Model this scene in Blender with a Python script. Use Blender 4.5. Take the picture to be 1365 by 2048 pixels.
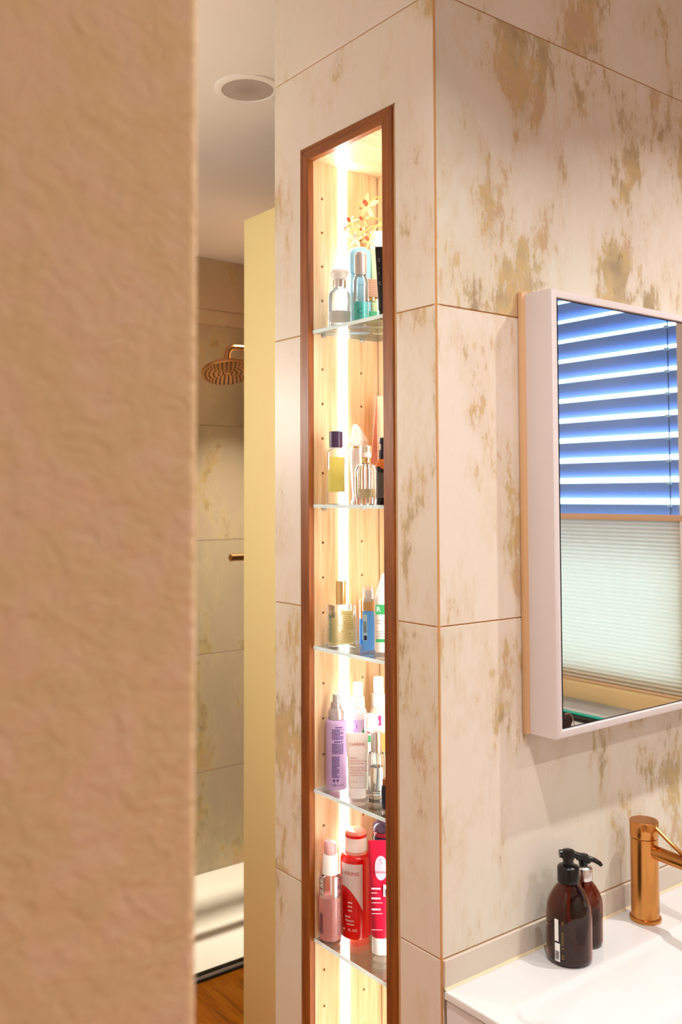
import bpy, bmesh, math, random
from mathutils import Vector, Matrix

# ------------------------------------------------------------------ clear
for o in list(bpy.data.objects):
    bpy.data.objects.remove(o)
scene = bpy.context.scene
C = scene.collection
random.seed(4)
PI = math.pi

# ------------------------------------------------------------------ camera
cam_d = bpy.data.cameras.new('camera')
cam = bpy.data.objects.new('camera', cam_d)
C.objects.link(cam)
YAW, PITCH, ROLL = math.radians(37.236), math.radians(2.404), math.radians(-0.165)
w0 = Vector((math.sin(YAW), math.cos(YAW), 0)); r0 = Vector((math.cos(YAW), -math.sin(YAW), 0)); u0 = Vector((0, 0, 1))
cw = w0 * math.cos(PITCH) + u0 * math.sin(PITCH)
cu = -w0 * math.sin(PITCH) + u0 * math.cos(PITCH)
cr = r0 * math.cos(ROLL) + cu * math.sin(ROLL)
cu = -r0 * math.sin(ROLL) + cu * math.cos(ROLL)
cam.matrix_world = Matrix(((cr.x, cu.x, -cw.x, -1.0151), (cr.y, cu.y, -cw.y, -1.0406), (cr.z, cu.z, -cw.z, 1.62), (0, 0, 0, 1)))
cam_d.sensor_fit = 'VERTICAL'; cam_d.sensor_height = 36.0; cam_d.sensor_width = 24.0
cam_d.lens = 1867.9 / 2048 * 36.0
cam_d.shift_x = (682.5 - 644.5) / 2048
cam_d.shift_y = (912.9 - 1024) / 2048
cam_d.clip_start = 0.02
cam_d.dof.use_dof = True
cam_d.dof.focus_distance = 1.68
cam_d.dof.aperture_fstop = 7.0
scene.camera = cam

# ------------------------------------------------------------------ world / exposure
world = bpy.data.worlds.new('daylight'); scene.world = world
world.use_nodes = True
bg = world.node_tree.nodes['Background']
bg.inputs[0].default_value = (0.50, 0.74, 1.0, 1); bg.inputs[1].default_value = 5.0
vs = scene.view_settings
vs.view_transform = 'Standard'; vs.look = 'None'; vs.exposure = 0.12; vs.gamma = 1.0
vs.use_curve_mapping = False
scene.cycles.use_denoising = True
scene.cycles.max_bounces = 8; scene.cycles.diffuse_bounces = 4; scene.cycles.glossy_bounces = 4; scene.cycles.transparent_max_bounces = 20
scene.cycles.use_adaptive_sampling = True; scene.cycles.adaptive_threshold = 0.05; scene.cycles.adaptive_min_samples = 16
scene.cycles.sample_clamp_indirect = 6.0

# ceiling downlights (the fixtures are built with the ceiling)
CEIL = 2.665
LAMP_POS = [(-0.326, -0.593, 8.2, 125), (0.756, -0.62, 8.8, 125), (-0.326, -1.62, 7.5, 150), (0.756, -1.62, 7.5, 150), (1.14, 2.00, 15.0, 66)]  # third and fourth, behind the camera, are added fill
FILL_GLOBE_POS = (-0.55, 1.15, 1.85)      # added corridor fill for ceiling and divider, shaped as a pendant globe
gd = bpy.data.lights.new('fill_globe_light', 'POINT'); gd.shadow_soft_size = .075; gd.energy = 14.0; gd.color = (1.0, .95, .87)
go_ = bpy.data.objects.new('fill_globe_light', gd); go_.location = FILL_GLOBE_POS; C.objects.link(go_)
for (lx, ly, le, lsp) in LAMP_POS:
    ld = bpy.data.lights.new('downlight_lamp', 'AREA')
    ld.shape = 'DISK'; ld.size = 0.034; ld.energy = le; ld.color = (1.0, .98, .955) if ly < 1 else (1.0, .88, .72)
    ld.spread = math.radians(lsp)
    lo = bpy.data.objects.new('downlight_lamp', ld); lo.location = (lx, ly, CEIL - 0.012)
    C.objects.link(lo)

# ------------------------------------------------------------------ materials
def lin(h):
    h = h.lstrip('#')
    v = [int(h[i:i + 2], 16) / 255 for i in (0, 2, 4)]
    return tuple(((c / 12.92) if c <= .04045 else ((c + .055) / 1.055) ** 2.4) for c in v) + (1,)

MATS = {}
def M(name, col, rough=0.5, metal=0.0, trans=0.0, emit=None, estr=0.0, coat=0.0, ior=1.45, spec=None, sss=0.0):
    if name in MATS: return MATS[name]
    m = bpy.data.materials.new(name); m.use_nodes = True
    b = m.node_tree.nodes['Principled BSDF']
    if isinstance(col, str): col = lin(col)
    b.inputs['Base Color'].default_value = (col[0], col[1], col[2], 1)
    b.inputs['Roughness'].default_value = rough
    b.inputs['Metallic'].default_value = metal
    b.inputs['Transmission Weight'].default_value = trans
    b.inputs['IOR'].default_value = ior
    b.inputs['Coat Weight'].default_value = coat
    if spec is not None: b.inputs['Specular IOR Level'].default_value = spec
    if emit:
        b.inputs['Emission Color'].default_value = lin(emit) if isinstance(emit, str) else (*emit, 1)
        b.inputs['Emission Strength'].default_value = estr
    MATS[name] = m
    return m

class NT:
    def __init__(s, m): s.t = m.node_tree; s.b = m.node_tree.nodes['Principled BSDF']
    def n(s, typ, **kw):
        nd = s.t.nodes.new(typ)
        for k, v in kw.items():
            if k.startswith('i_'):
                key = k[2:].replace('_', ' ')
                nd.inputs[int(key) if key.isdigit() else key].default_value = v
            else: setattr(nd, k, v)
        return nd
    def l(s, a, ao, b, bi): s.t.links.new(a.outputs[ao], b.inputs[bi])
    def ramp(s, src, so, stops):
        r = s.t.nodes.new('ShaderNodeValToRGB')
        e = r.color_ramp.elements
        while len(e) > 1: e.remove(e[-1])
        e[0].position = stops[0][0]; e[0].color = stops[0][1]
        for p, c in stops[1:]:
            x = e.new(p); x.color = c
        s.l(src, so, r, 0); return r
    def mix(s, fac, a, b, mode='MIX'):
        mx = s.t.nodes.new('ShaderNodeMix'); mx.data_type = 'RGBA'; mx.blend_type = mode
        for idx, v in ((0, fac), (6, a), (7, b)):
            if isinstance(v, tuple) and len(v) == 2: s.l(v[0], v[1], mx, idx)
            elif idx == 0: mx.inputs[0].default_value = v
            else: mx.inputs[idx].default_value = v
        return mx

def g(v): return (v, v, v, 1)

def tile_material(name, base, tint, grey, amount=0.0, seed=0.0, rough=0.42):
    m = M(name, base, rough); t = NT(m)
    tc = t.n('ShaderNodeTexCoord'); oi = t.n('ShaderNodeObjectInfo')
    ml = t.n('ShaderNodeMath', operation='MULTIPLY'); ml.inputs[1].default_value = 37.0; t.l(oi, 'Random', ml, 0)
    geo = t.n('ShaderNodeNewGeometry')
    ad = t.n('ShaderNodeVectorMath', operation='ADD'); t.l(geo, 'Position', ad, 0)
    cb = t.n('ShaderNodeCombineXYZ'); cb.inputs[2].default_value = seed
    t.l(ml, 0, cb, 0); t.l(ml, 0, cb, 1); t.l(cb, 0, ad, 1)
    mp = t.n('ShaderNodeMapping'); mp.inputs['Scale'].default_value = (1, 1, 0.55); t.l(ad, 0, mp, 0)
    # where worn patches sit
    big = t.n('ShaderNodeTexNoise'); big.inputs['Scale'].default_value = 6.5; big.inputs['Detail'].default_value = 6; big.inputs['Roughness'].default_value = .6; big.inputs['Distortion'].default_value = .3
    t.l(mp, 0, big, 0)
    # brush streaks
    ms = t.n('ShaderNodeMapping'); ms.inputs['Scale'].default_value = (70, 70, 26); t.l(ad, 0, ms, 0)
    st = t.n('ShaderNodeTexNoise'); st.inputs['Scale'].default_value = 1.0; st.inputs['Detail'].default_value = 4; st.inputs['Roughness'].default_value = .7
    t.l(ms, 0, st, 0)
    a1 = t.n('ShaderNodeMath', operation='MULTIPLY_ADD'); t.l(st, 0, a1, 0); a1.inputs[1].default_value = .36; t.l(big, 0, a1, 2)
    patch = t.ramp(a1, 0, [(.765 - amount, g(0)), (.82 - amount, g(1))])
    # second colour noise
    cn = t.n('ShaderNodeTexNoise'); cn.inputs['Scale'].default_value = 14; cn.inputs['Detail'].default_value = 4; t.l(ad, 0, cn, 0)
    pc = t.ramp(cn, 0, [(.30, lin('#8a7042')), (.44, lin('#ac925c')), (.54, lin('#c2a15c')), (.66, lin('#bd9670'))])
    wide = t.n('ShaderNodeTexNoise'); wide.inputs['Scale'].default_value = 2.7; wide.inputs['Detail'].default_value = 3; t.l(mp, 0, wide, 0)
    bc = t.ramp(wide, 0, [(.33, grey), (.5, base), (.66, tint)])
    # soft halo around the patches
    halo = t.ramp(a1, 0, [(.66 - amount, g(0)), (.83 - amount, g(.6))])
    m1 = t.mix((halo, 0), (bc, 0), lin('#cdb996'))
    mf = t.n('ShaderNodeMath', operation='MULTIPLY'); t.l(patch, 0, mf, 0); mf.inputs[1].default_value = .68
    m2 = t.mix((mf, 0), (m1, 2), (pc, 0))
    # fine dark scratches inside patches
    sc_ = t.ramp(st, 0, [(.30, g(1)), (.42, g(0))])
    mm = t.n('ShaderNodeMath', operation='MULTIPLY'); t.l(sc_, 0, mm, 0); t.l(halo, 0, mm, 1)
    m3 = t.mix((mm, 0), (m2, 2), lin('#75613a'))
    t.l(m3, 2, t.b, 'Base Color')
    bp = t.n('ShaderNodeBump'); bp.inputs['Strength'].default_value = .18; bp.inputs['Distance'].default_value = .004
    mb = t.n('ShaderNodeMath', operation='MULTIPLY'); t.l(st, 0, mb, 0); t.l(halo, 0, mb, 1)
    t.l(mb, 0, bp, 'Height'); t.l(bp, 0, t.b, 'Normal')
    return m

def wood_material(name, dark, mid, light, axis='Z', rough=0.45, scale=1.0):
    m = M(name, mid, rough); t = NT(m)
    geo = t.n('ShaderNodeNewGeometry'); oi = t.n('ShaderNodeObjectInfo')
    ml = t.n('ShaderNodeMath', operation='MULTIPLY'); ml.inputs[1].default_value = 19.0; t.l(oi, 'Random', ml, 0)
    ad = t.n('ShaderNodeVectorMath', operation='ADD'); t.l(geo, 'Position', ad, 0); t.l(ml, 0, ad, 1)
    mp = t.n('ShaderNodeMapping')
    s = {'Z': (1, 1, .045), 'Y': (1, .045, 1), 'X': (.045, 1, 1)}[axis]
    mp.inputs['Scale'].default_value = tuple(v * scale for v in s); t.l(ad, 0, mp, 0)
    n1 = t.n('ShaderNodeTexNoise'); n1.inputs['Scale'].default_value = 190; n1.inputs['Detail'].default_value = 5; n1.inputs['Roughness'].default_value = .65; t.l(mp, 0, n1, 0)
    n2 = t.n('ShaderNodeTexNoise'); n2.inputs['Scale'].default_value = 28; n2.inputs['Detail'].default_value = 3; n2.inputs['Distortion'].default_value = 1.2; t.l(mp, 0, n2, 0)
    mx = t.n('ShaderNodeMath', operation='MULTIPLY_ADD'); t.l(n1, 0, mx, 0); mx.inputs[1].default_value = .55
    m2 = t.n('ShaderNodeMath', operation='MULTIPLY'); t.l(n2, 0, m2, 0); m2.inputs[1].default_value = .45; t.l(m2, 0, mx, 2)
    r = t.ramp(mx, 0, [(.34, dark), (.5, mid), (.64, light)])
    t.l(r, 0, t.b, 'Base Color')
    bp = t.n('ShaderNodeBump'); bp.inputs['Strength'].default_value = .12; bp.inputs['Distance'].default_value = .002
    t.l(n1, 0, bp, 'Height'); t.l(bp, 0, t.b, 'Normal')
    return m

def clear_glass(name, col=(1, 1, 1, 1), refl=0.10, rough=0.0):
    m = bpy.data.materials.new(name); m.use_nodes = True
    nt = m.node_tree; nt.nodes.clear()
    out = nt.nodes.new('ShaderNodeOutputMaterial'); tr = nt.nodes.new('ShaderNodeBsdfTransparent'); gl = nt.nodes.new('ShaderNodeBsdfGlossy')
    mx = nt.nodes.new('ShaderNodeMixShader'); fr = nt.nodes.new('ShaderNodeFresnel'); fr.inputs[0].default_value = 1.45
    tr.inputs[0].default_value = col; gl.inputs['Roughness'].default_value = rough
    ml = nt.nodes.new('ShaderNodeMath'); ml.operation = 'MULTIPLY'; ml.inputs[1].default_value = refl / 0.04
    ml.use_clamp = True
    nt.links.new(fr.outputs[0], ml.inputs[0]); nt.links.new(ml.outputs[0], mx.inputs[0])
    nt.links.new(tr.outputs[0], mx.inputs[1]); nt.links.new(gl.outputs[0], mx.inputs[2]); nt.links.new(mx.outputs[0], out.inputs[0])
    MATS[name] = m
    return m

def translucent(name, col, tcol, fac=0.5):
    m = bpy.data.materials.new(name); m.use_nodes = True
    nt = m.node_tree; nt.nodes.clear()
    out = nt.nodes.new('ShaderNodeOutputMaterial'); d = nt.nodes.new('ShaderNodeBsdfDiffuse'); tl = nt.nodes.new('ShaderNodeBsdfTranslucent')
    mx = nt.nodes.new('ShaderNodeMixShader'); mx.inputs[0].default_value = fac
    d.inputs[0].default_value = col; tl.inputs[0].default_value = tcol
    nt.links.new(d.outputs[0], mx.inputs[1]); nt.links.new(tl.outputs[0], mx.inputs[2]); nt.links.new(mx.outputs[0], out.inputs[0])
    MATS[name] = m
    return m

TILE = tile_material('worn_plaster_tile', lin('#dfd5c6'), lin('#dfd2c6'), lin('#d6d1c0'), 0.03)
TILE_A = tile_material('worn_plaster_tile_pale', lin('#ddd2c2'), lin('#dcd0c6'), lin('#d7cebd'), 0.012, 3.0)
GROUT = M('tan_grout', '#c08a52', .8)
CAULK = M('beige_silicone', '#d8b284', .6)
OAK = wood_material('light_oak', lin('#bd9567'), lin('#d8b88e'), lin('#e3c9a4'), 'Z', .5)
OAKDARK = wood_material('stained_oak', lin('#502203'), lin('#834206'), lin('#9c5808'), 'Z', .42)
FLOORWOOD = wood_material('honey_floor_wood', lin('#a85204'), lin('#e8860a'), lin('#f09a18'), 'Y', .35, .6)
WHITE = M('white_paint', '#e9e4e0', .6)
CEILM = M('ceiling_white', '#ece6df', .8)
WLAC = M('white_lacquer', '#d8cfce', .28)
CERAM = M('white_ceramic', '#dfdddd', .12, coat=.5)
MIRROR = M('mirror_silver', (.93, .95, .95), .0, 1.0)
BLACK = M('black_plastic', '#0b0a0c', .25)
COPPER = M('brushed_copper', (.64, .28, .075), .22, 1.0)
COPPER2 = M('polished_copper', (.60, .29, .12), .2, 1.0)
SILVER = M('silver_metal', (.75, .74, .73), .22, 1.0)
GOLD = M('gold_metal', (.83, .60, .28), .22, 1.0)
GLASSTHIN = clear_glass('shelf_glass', (.975, .99, .985, 1), .035)
SCREEN = clear_glass('screen_glass', (.95, .965, .955, 1), .05)
EDGE = translucent('polished_glass_edge', (.88, .97, 1, 1), (.9, .99, 1, 1), .8)
GLASS = clear_glass('bottle_glass', (.965, .975, .975, 1), .032, .02)
CRYSTAL = M('crystal_glass', (.98, .985, .985), .01, 0, 1.0)
FROST = M('frosted_glass', (.95, .97, .98), .35, 0, .85)
PLW = M('white_plastic', '#f1eeea', .3)
YELLOW = M('cream_yellow_paint', '#efdc9e', .7)
INK = M('dark_ink', '#2b2440', .6)
LED = M('led_diffuser', (1, 1, 1), .5, emit=(1.0, .97, .93), estr=25.0)

def plaster():
    m = M('rough_shaded_plaster', '#c6a284', .85); t = NT(m)
    geo = t.n('ShaderNodeNewGeometry')
    mp = t.n('ShaderNodeMapping'); mp.inputs['Scale'].default_value = (1, 1, 1.25); mp.inputs['Rotation'].default_value = (0, .6, 0); t.l(geo, 'Position', mp, 0)
    a = t.n('ShaderNodeTexNoise'); a.inputs['Scale'].default_value = 95; a.inputs['Detail'].default_value = 4; a.inputs['Roughness'].default_value = .5; a.inputs['Distortion'].default_value = .9; t.l(mp, 0, a, 0)
    b = t.n('ShaderNodeTexNoise'); b.inputs['Scale'].default_value = 34; b.inputs['Detail'].default_value = 3; t.l(mp, 0, b, 0)
    c = t.n('ShaderNodeTexNoise'); c.inputs['Scale'].default_value = 45; c.inputs['Detail'].default_value = 3; t.l(geo, 'Position', c, 0)
    s = t.n('ShaderNodeMath', operation='MULTIPLY_ADD'); t.l(b, 0, s, 0); s.inputs[1].default_value = .8; t.l(a, 0, s, 2)
    bp = t.n('ShaderNodeBump'); bp.inputs['Strength'].default_value = .55; bp.inputs['Distance'].default_value = .004
    t.l(s, 0, bp, 'Height'); t.l(bp, 0, t.b, 'Normal')
    r = t.ramp(c, 0, [(.36, lin('#d2b48a')), (.5, lin('#d5b68e')), (.64, lin('#d7b696'))])  # tan tones carry shade and warm light over white plaster
    t.l(r, 0, t.b, 'Base Color')
    return m
PLASTER = plaster()

# ------------------------------------------------------------------ mesh helpers
def link(name, me, mat, parent=None):
    o = bpy.data.objects.new(name, me)
    if mat is not None and not me.materials: me.materials.append(mat)
    C.objects.link(o)
    if parent is not None: o.parent = parent
    return o

def finish(name, bm, mat, parent=None, smooth=None, norm=True):
    if norm: bmesh.ops.recalc_face_normals(bm, faces=bm.faces)
    me = bpy.data.meshes.new(name); bm.to_mesh(me); bm.free()
    if smooth is not None:
        for p in me.polygons: p.use_smooth = True
        me.set_sharp_from_angle(angle=math.radians(smooth))
    return link(name, me, mat, parent)

def add_box(bm, x0, x1, y0, y1, z0, z1):
    v = [bm.verts.new(p) for p in ((x0, y0, z0), (x1, y0, z0), (x1, y1, z0), (x0, y1, z0), (x0, y0, z1), (x1, y0, z1), (x1, y1, z1), (x0, y1, z1))]
    for f in ((3, 2, 1, 0), (4, 5, 6, 7), (0, 1, 5, 4), (1, 2, 6, 5), (2, 3, 7, 6), (3, 0, 4, 7)):
        bm.faces.new([v[i] for i in f])

def box(name, b, mat, parent=None, bevel=0, seg=2):
    bm = bmesh.new(); add_box(bm, *b)
    if bevel:
        bmesh.ops.bevel(bm, geom=bm.edges[:], offset=bevel, segments=seg, profile=.5, affect='EDGES')
    return finish(name, bm, mat, parent, 40 if bevel else None)

def prism(name, poly, axis, a0, a1, mat, parent=None, bevel=0):
    """poly: 2D outline in the two other axes (axis 0: (y,z), 1: (x,z), 2: (x,y))"""
    bm = bmesh.new()
    def P(u, v, a): return {0: (a, u, v), 1: (u, a, v), 2: (u, v, a)}[axis]
    lo = [bm.verts.new(P(u, v, a0)) for u, v in poly]; hi = [bm.verts.new(P(u, v, a1)) for u, v in poly]
    bm.faces.new(lo); bm.faces.new(hi)
    n = len(poly)
    for i in range(n): bm.faces.new((lo[i], lo[(i + 1) % n], hi[(i + 1) % n], hi[i]))
    if bevel:
        bmesh.ops.bevel(bm, geom=bm.edges[:], offset=bevel, segments=1, affect='EDGES')
    return finish(name, bm, mat, parent)

def add_loft(bm, secs, n=28):
    """secs: (z, rx, ry, exponent=2, cx=0, cy=0); capped at both ends"""
    rings = []
    for s in secs:
        z, rx, ry = s[0], s[1], s[2]
        e = s[3] if len(s) > 3 else 2.0
        cx = s[4] if len(s) > 4 else 0; cy = s[5] if len(s) > 5 else 0
        ring = []
        for i in range(n):
            a = 2 * PI * (i + .5) / n
            ca, sa = math.cos(a), math.sin(a)
            ring.append(bm.verts.new((cx + rx * math.copysign(abs(ca) ** (2 / e), ca), cy + ry * math.copysign(abs(sa) ** (2 / e), sa), z)))
        rings.append(ring)
    bm.faces.new(rings[0]); bm.faces.new(rings[-1])
    for a, b in zip(rings, rings[1:]):
        for i in range(n):
            bm.faces.new((a[i], a[(i + 1) % n], b[(i + 1) % n], b[i]))

def loft(name, secs, mat, parent=None, n=28, smooth=38):
    bm = bmesh.new(); add_loft(bm, secs, n)
    return finish(name, bm, mat, parent, smooth)

def R(*zr):  # round sections from (z, r)
    return [(z, r, r) for z, r in zr]

def rounded(z0, z1, rx, ry, e=2.0, b=.002):
    return [(z0, rx - b, ry - b, e), (z0 + b * .3, rx - b * .3, ry - b * .3, e), (z0 + b, rx, ry, e), (z1 - b, rx, ry, e), (z1 - b * .3, rx - b * .3, ry - b * .3, e), (z1, rx - b, ry - b, e)]

def hollow(outer, t, base):
    """glass shell: outer sections up, then the inside down to a thick base"""
    inner = []
    for s in reversed(outer):
        if s[0] < base: break
        inner.append((s[0], max(s[1] - t, .001), max(s[2] - t, .001)) + tuple(s[3:]))
    inner.append((base, inner[-1][1] * .9, inner[-1][2] * .9) + tuple(inner[-1][3:]))
    return outer + inner

def tube(name, pts, r, mat, parent=None, n=10, taper=None):
    bm = bmesh.new(); rings = []
    pts = [Vector(p) for p in pts]
    up = Vector((0.13, .21, .97)).normalized()
    for i, p in enumerate(pts):
        d = (pts[min(i + 1, len(pts) - 1)] - pts[max(i - 1, 0)]).normalized()
        a = d.cross(up)
        if a.length < .05: a = d.cross(Vector((1, 0, 0)))
        a.normalize(); b = d.cross(a)
        rr = r if taper is None else r + (taper - r) * i / (len(pts) - 1)
        rings.append([bm.verts.new(p + a * rr * math.cos(2 * PI * k / n) + b * rr * math.sin(2 * PI * k / n)) for k in range(n)])
    bm.faces.new(rings[0]); bm.faces.new(rings[-1])
    for a, b in zip(rings, rings[1:]):
        for k in range(n): bm.faces.new((a[k], a[(k + 1) % n], b[(k + 1) % n], b[k]))
    return finish(name, bm, mat, parent, 50)

def bez(p0, p1, p2, p3, n=12):
    out = []
    for i in range(n + 1):
        t = i / n; s = 1 - t
        out.append(tuple(s ** 3 * a + 3 * s * s * t * b + 3 * s * t * t * c + t ** 3 * d for a, b, c, d in zip(p0, p1, p2, p3)))
    return out

def thing(name, label, cat, loc=(0, 0, 0), rz=0, group=None):
    o = bpy.data.objects.new(name, None); o.empty_display_size = .02
    C.objects.link(o); o.location = loc; o.rotation_euler = (0, 0, math.radians(rz))
    tag(o, label, cat, group); return o

def tag(o, label, cat, group=None):
    o['label'] = label; o['category'] = cat
    if group: o['group'] = group
    return o

def struct(o, label=None):
    o['kind'] = 'structure'
    if label: o['label'] = label
    return o

# flat print wrapped on a bottle: local front is -Y; r=None means a flat face at y=-d
def wrap_pts(me, r, a0, z, d, ry=None):
    for v in me.vertices:
        x, y = v.co.x, v.co.y
        if r:
            th = math.radians(a0) + x / r
            v.co = (r * 1.006 * math.sin(th), -(ry or r) * 1.006 * math.cos(th), z + y)
        else:
            v.co = (x + a0, -d, z + y)

def text(parent, s, size, z, mat, r=None, a0=0, d=0, name='lettering', align='CENTER', ry=None, sx=1.0, vert=False):
    cu_ = bpy.data.curves.new('t', 'FONT'); cu_.body = s; cu_.size = size; cu_.align_x = align; cu_.align_y = 'CENTER'; cu_.resolution_u = 2
    o = bpy.data.objects.new('t', cu_)
    me = bpy.data.meshes.new_from_object(o)
    bpy.data.objects.remove(o); bpy.data.curves.remove(cu_)
    for v in me.vertices:
        v.co.x *= sx
        if vert: v.co.x, v.co.y = -v.co.y, v.co.x
    wrap_pts(me, r, a0, z, d, ry)
    me.materials.clear(); me.name = name
    return link(name, me, mat, parent)

def patchmesh(parent, name, quads, mat, r=None, a0=0, d=0, z=0, ry=None, seg=.0015):
    """flat printed rectangles (x0,x1,y0,y1), subdivided so that they bend with the bottle"""
    bm = bmesh.new()
    for x0, x1, y0, y1 in quads:
        k = max(1, int((x1 - x0) / seg)) if r else 1
        for i in range(k):
            a = x0 + (x1 - x0) * i / k; b = x0 + (x1 - x0) * (i + 1) / k
            bm.faces.new([bm.verts.new(p) for p in ((a, y0, 0), (b, y0, 0), (b, y1, 0), (a, y1, 0))])
    bmesh.ops.remove_doubles(bm, verts=bm.verts, dist=1e-6)
    me = bpy.data.meshes.new(name); bm.to_mesh(me); bm.free()
    wrap_pts(me, r, a0, z, d, ry)
    return link(name, me, mat, parent)

def print_lines(parent, x0, x1, ztop, n, pitch, h, mat, r=None, a0=0, d=0, name='printed_lines', seed=1):
    rnd = random.Random(seed); q = []
    for i in range(n):
        y = -i * pitch; x = x0
        while x < x1:
            wd = rnd.uniform(.0012, .0045); e = min(x + wd, x1)
            if e - x > .0005: q.append((x, e, y - h, y))
            x = e + .0006
        if rnd.random() < .25: q = q[:-2]
    return patchmesh(parent, name, q, mat, r, a0, d, ztop)

def barcode(parent, x0, x1, y0, y1, mat, r=None, a0=0, d=0, z=0, horizontal=False, seed=2):
    rnd = random.Random(seed); q = []
    if horizontal:
        y = y0
        while y < y1:
            h = rnd.uniform(.0003, .0011); q.append((x0, x1, y, min(y + h, y1))); y += h + rnd.uniform(.0003, .0008)
    else:
        x = x0
        while x < x1:
            h = rnd.uniform(.0003, .0011); q.append((x, min(x + h, x1), y0, y1)); x += h + rnd.uniform(.0003, .0008)
    return patchmesh(parent, 'barcode', q, mat, r, a0, d, z)

# ================================================================== SETTING
Z0 = 2.4176; ZJ = [Z0 - .5 * k for k in range(5)]      # tile joints 2.418 1.918 1.418 .918 .418
JW = .0011
FA0, FA1 = .0930, .3605      # tile cut-out around the niche
PW = .445                    # pillar width

# --- pillar core (behind the tiles) and wall behind the basin
wp = bpy.data.objects.new('wall_pillar', None); C.objects.link(wp); struct(wp)
bm = bmesh.new()
add_box(bm, .0017, .010, .0017, FA0 + .002, 0, CEIL); add_box(bm, .0017, .010, FA1 - .002, PW - .0015, 0, CEIL)
add_box(bm, .0017, .010, FA0 + .002, FA1 - .002, 2.2700, CEIL); add_box(bm, .0017, .010, FA0 + .002, FA1 - .002, 0, .4176)
finish('grout_bed', bm, GROUT, wp)
bm = bmesh.new()
add_box(bm, .010, .45, .340, PW - .002, 0, CEIL); add_box(bm, .010, .45, .012, .118, 0, CEIL); add_box(bm, .185, .45, .118, .340, 0, CEIL)
add_box(bm, .010, .185, .118, .340, 2.27, CEIL); add_box(bm, .010, .185, .118, .340, 0, .40)
finish('masonry_core', bm, M('masonry', '#b9a894', .9), wp)
def tileA(poly): return prism('tile', poly, 0, 0.0, .009, TILE_A, wp, bevel=.0006)
y0, y1 = .0030, PW
tileA([(y0, ZJ[0] + JW), (y1, ZJ[0] + JW), (y1, CEIL), (y0, CEIL)])
tileA([(y0, ZJ[1] + JW), (FA0, ZJ[1] + JW), (FA0, 2.2690), (FA1, 2.2690), (FA1, ZJ[1] + JW), (y1, ZJ[1] + JW), (y1, ZJ[0] - JW), (y0, ZJ[0] - JW)])
for k in (1, 2, 3):
    lo, hi = ZJ[k + 1] + JW, ZJ[k] - JW
    tileA([(y0, lo), (FA0, lo), (FA0, hi), (y0, hi)])
    tileA([(FA1, lo), (y1, lo), (y1, hi), (FA1, hi)])
tileA([(y0, 0), (y1, 0), (y1, ZJ[4] - JW), (y0, ZJ[4] - JW)])
# silicone bead round the niche frame
bm = bmesh.new()
add_box(bm, .0012, .009, FA0 - .0005, .0987, .41, 2.2695); add_box(bm, .0012, .009, .3570, FA1 + .0005, .41, 2.2695); add_box(bm, .0012, .009, FA0, FA1, 2.2660, 2.2695)
finish('silicone_bead', bm, CAULK, wp)

wb = bpy.data.objects.new('wall_basin', None); C.objects.link(wb); struct(wb)
box('grout_bed', (.0017, 2.0, .0017, .012, 0, CEIL), GROUT, wb)
box('masonry_core', (.4505, 2.0, .012, PW - .002, 0, CEIL), MATS['masonry'], wb)
def tileB(x0, x1, z0, z1): return prism('tile', [(x0, z0), (x1, z0), (x1, z1), (x0, z1)], 1, 0.0, .010, TILE, wb, bevel=.0006)
for xa, xb in ((.0032, 1.001), (1.003, 1.999)):
    tileB(xa, xb, ZJ[0] + JW, CEIL)
    for k in (0, 1, 2): tileB(xa, xb, ZJ[k + 1] + JW, ZJ[k] - JW)
    tileB(xa, xb, ZJ[4] + JW, .8735); tileB(xa, xb, 0, ZJ[4] - JW)
    prism('edge_tile', [(xa, .8750), (xb, .8750), (xb, ZJ[3] - JW), (xa, ZJ[3] - JW)], 1, -.0045, .010, M('edge_tile_glaze', '#d3c6b6', .3), wb, bevel=.0006)
# copper-tan corner profile
tr = struct(box('trim_1', (.0006, .009, .0006, .009, 0, CEIL - .001), M('corner_profile', '#c8935a', .45)))
# silicone at the foot of the upstand
cb_ = struct(prism('trim_2', [(-.0078, .8742), (-.0040, .8742), (-.0040, .8775)], 0, .002, .995, M('pale_silicone', '#dfcda8', .5)))

# --- ceiling, floor, other walls
struct(box('ceiling', (-2.0, 2.0, -2.2, 2.52, CEIL, CEIL + .06), CEILM))
fl = struct(box('floor', (-2.0, 2.0, -2.2, 2.52, -.08, -.016), M('floor_screed', '#5a4a3a', .9)))
pm = {}
random.seed(8)
x = -2.0
row = 0
while x < 2.0 - .01:
    xe = min(x + .186, 2.0)
    y = -2.2; first = True
    while y < 1.72:
        L = random.uniform(.7, 1.6) if first else 1.55
        first = False
        ye = min(y + L, 1.741)
        if ye - y > .05: box('plank', (x + .0007, xe - .0007, y + .0007, ye - .0007, -.016, 0), FLOORWOOD, fl, bevel=.0012, seg=1)
        y = ye
        if ye >= 1.741: break
    x = xe; row += 1

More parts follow.
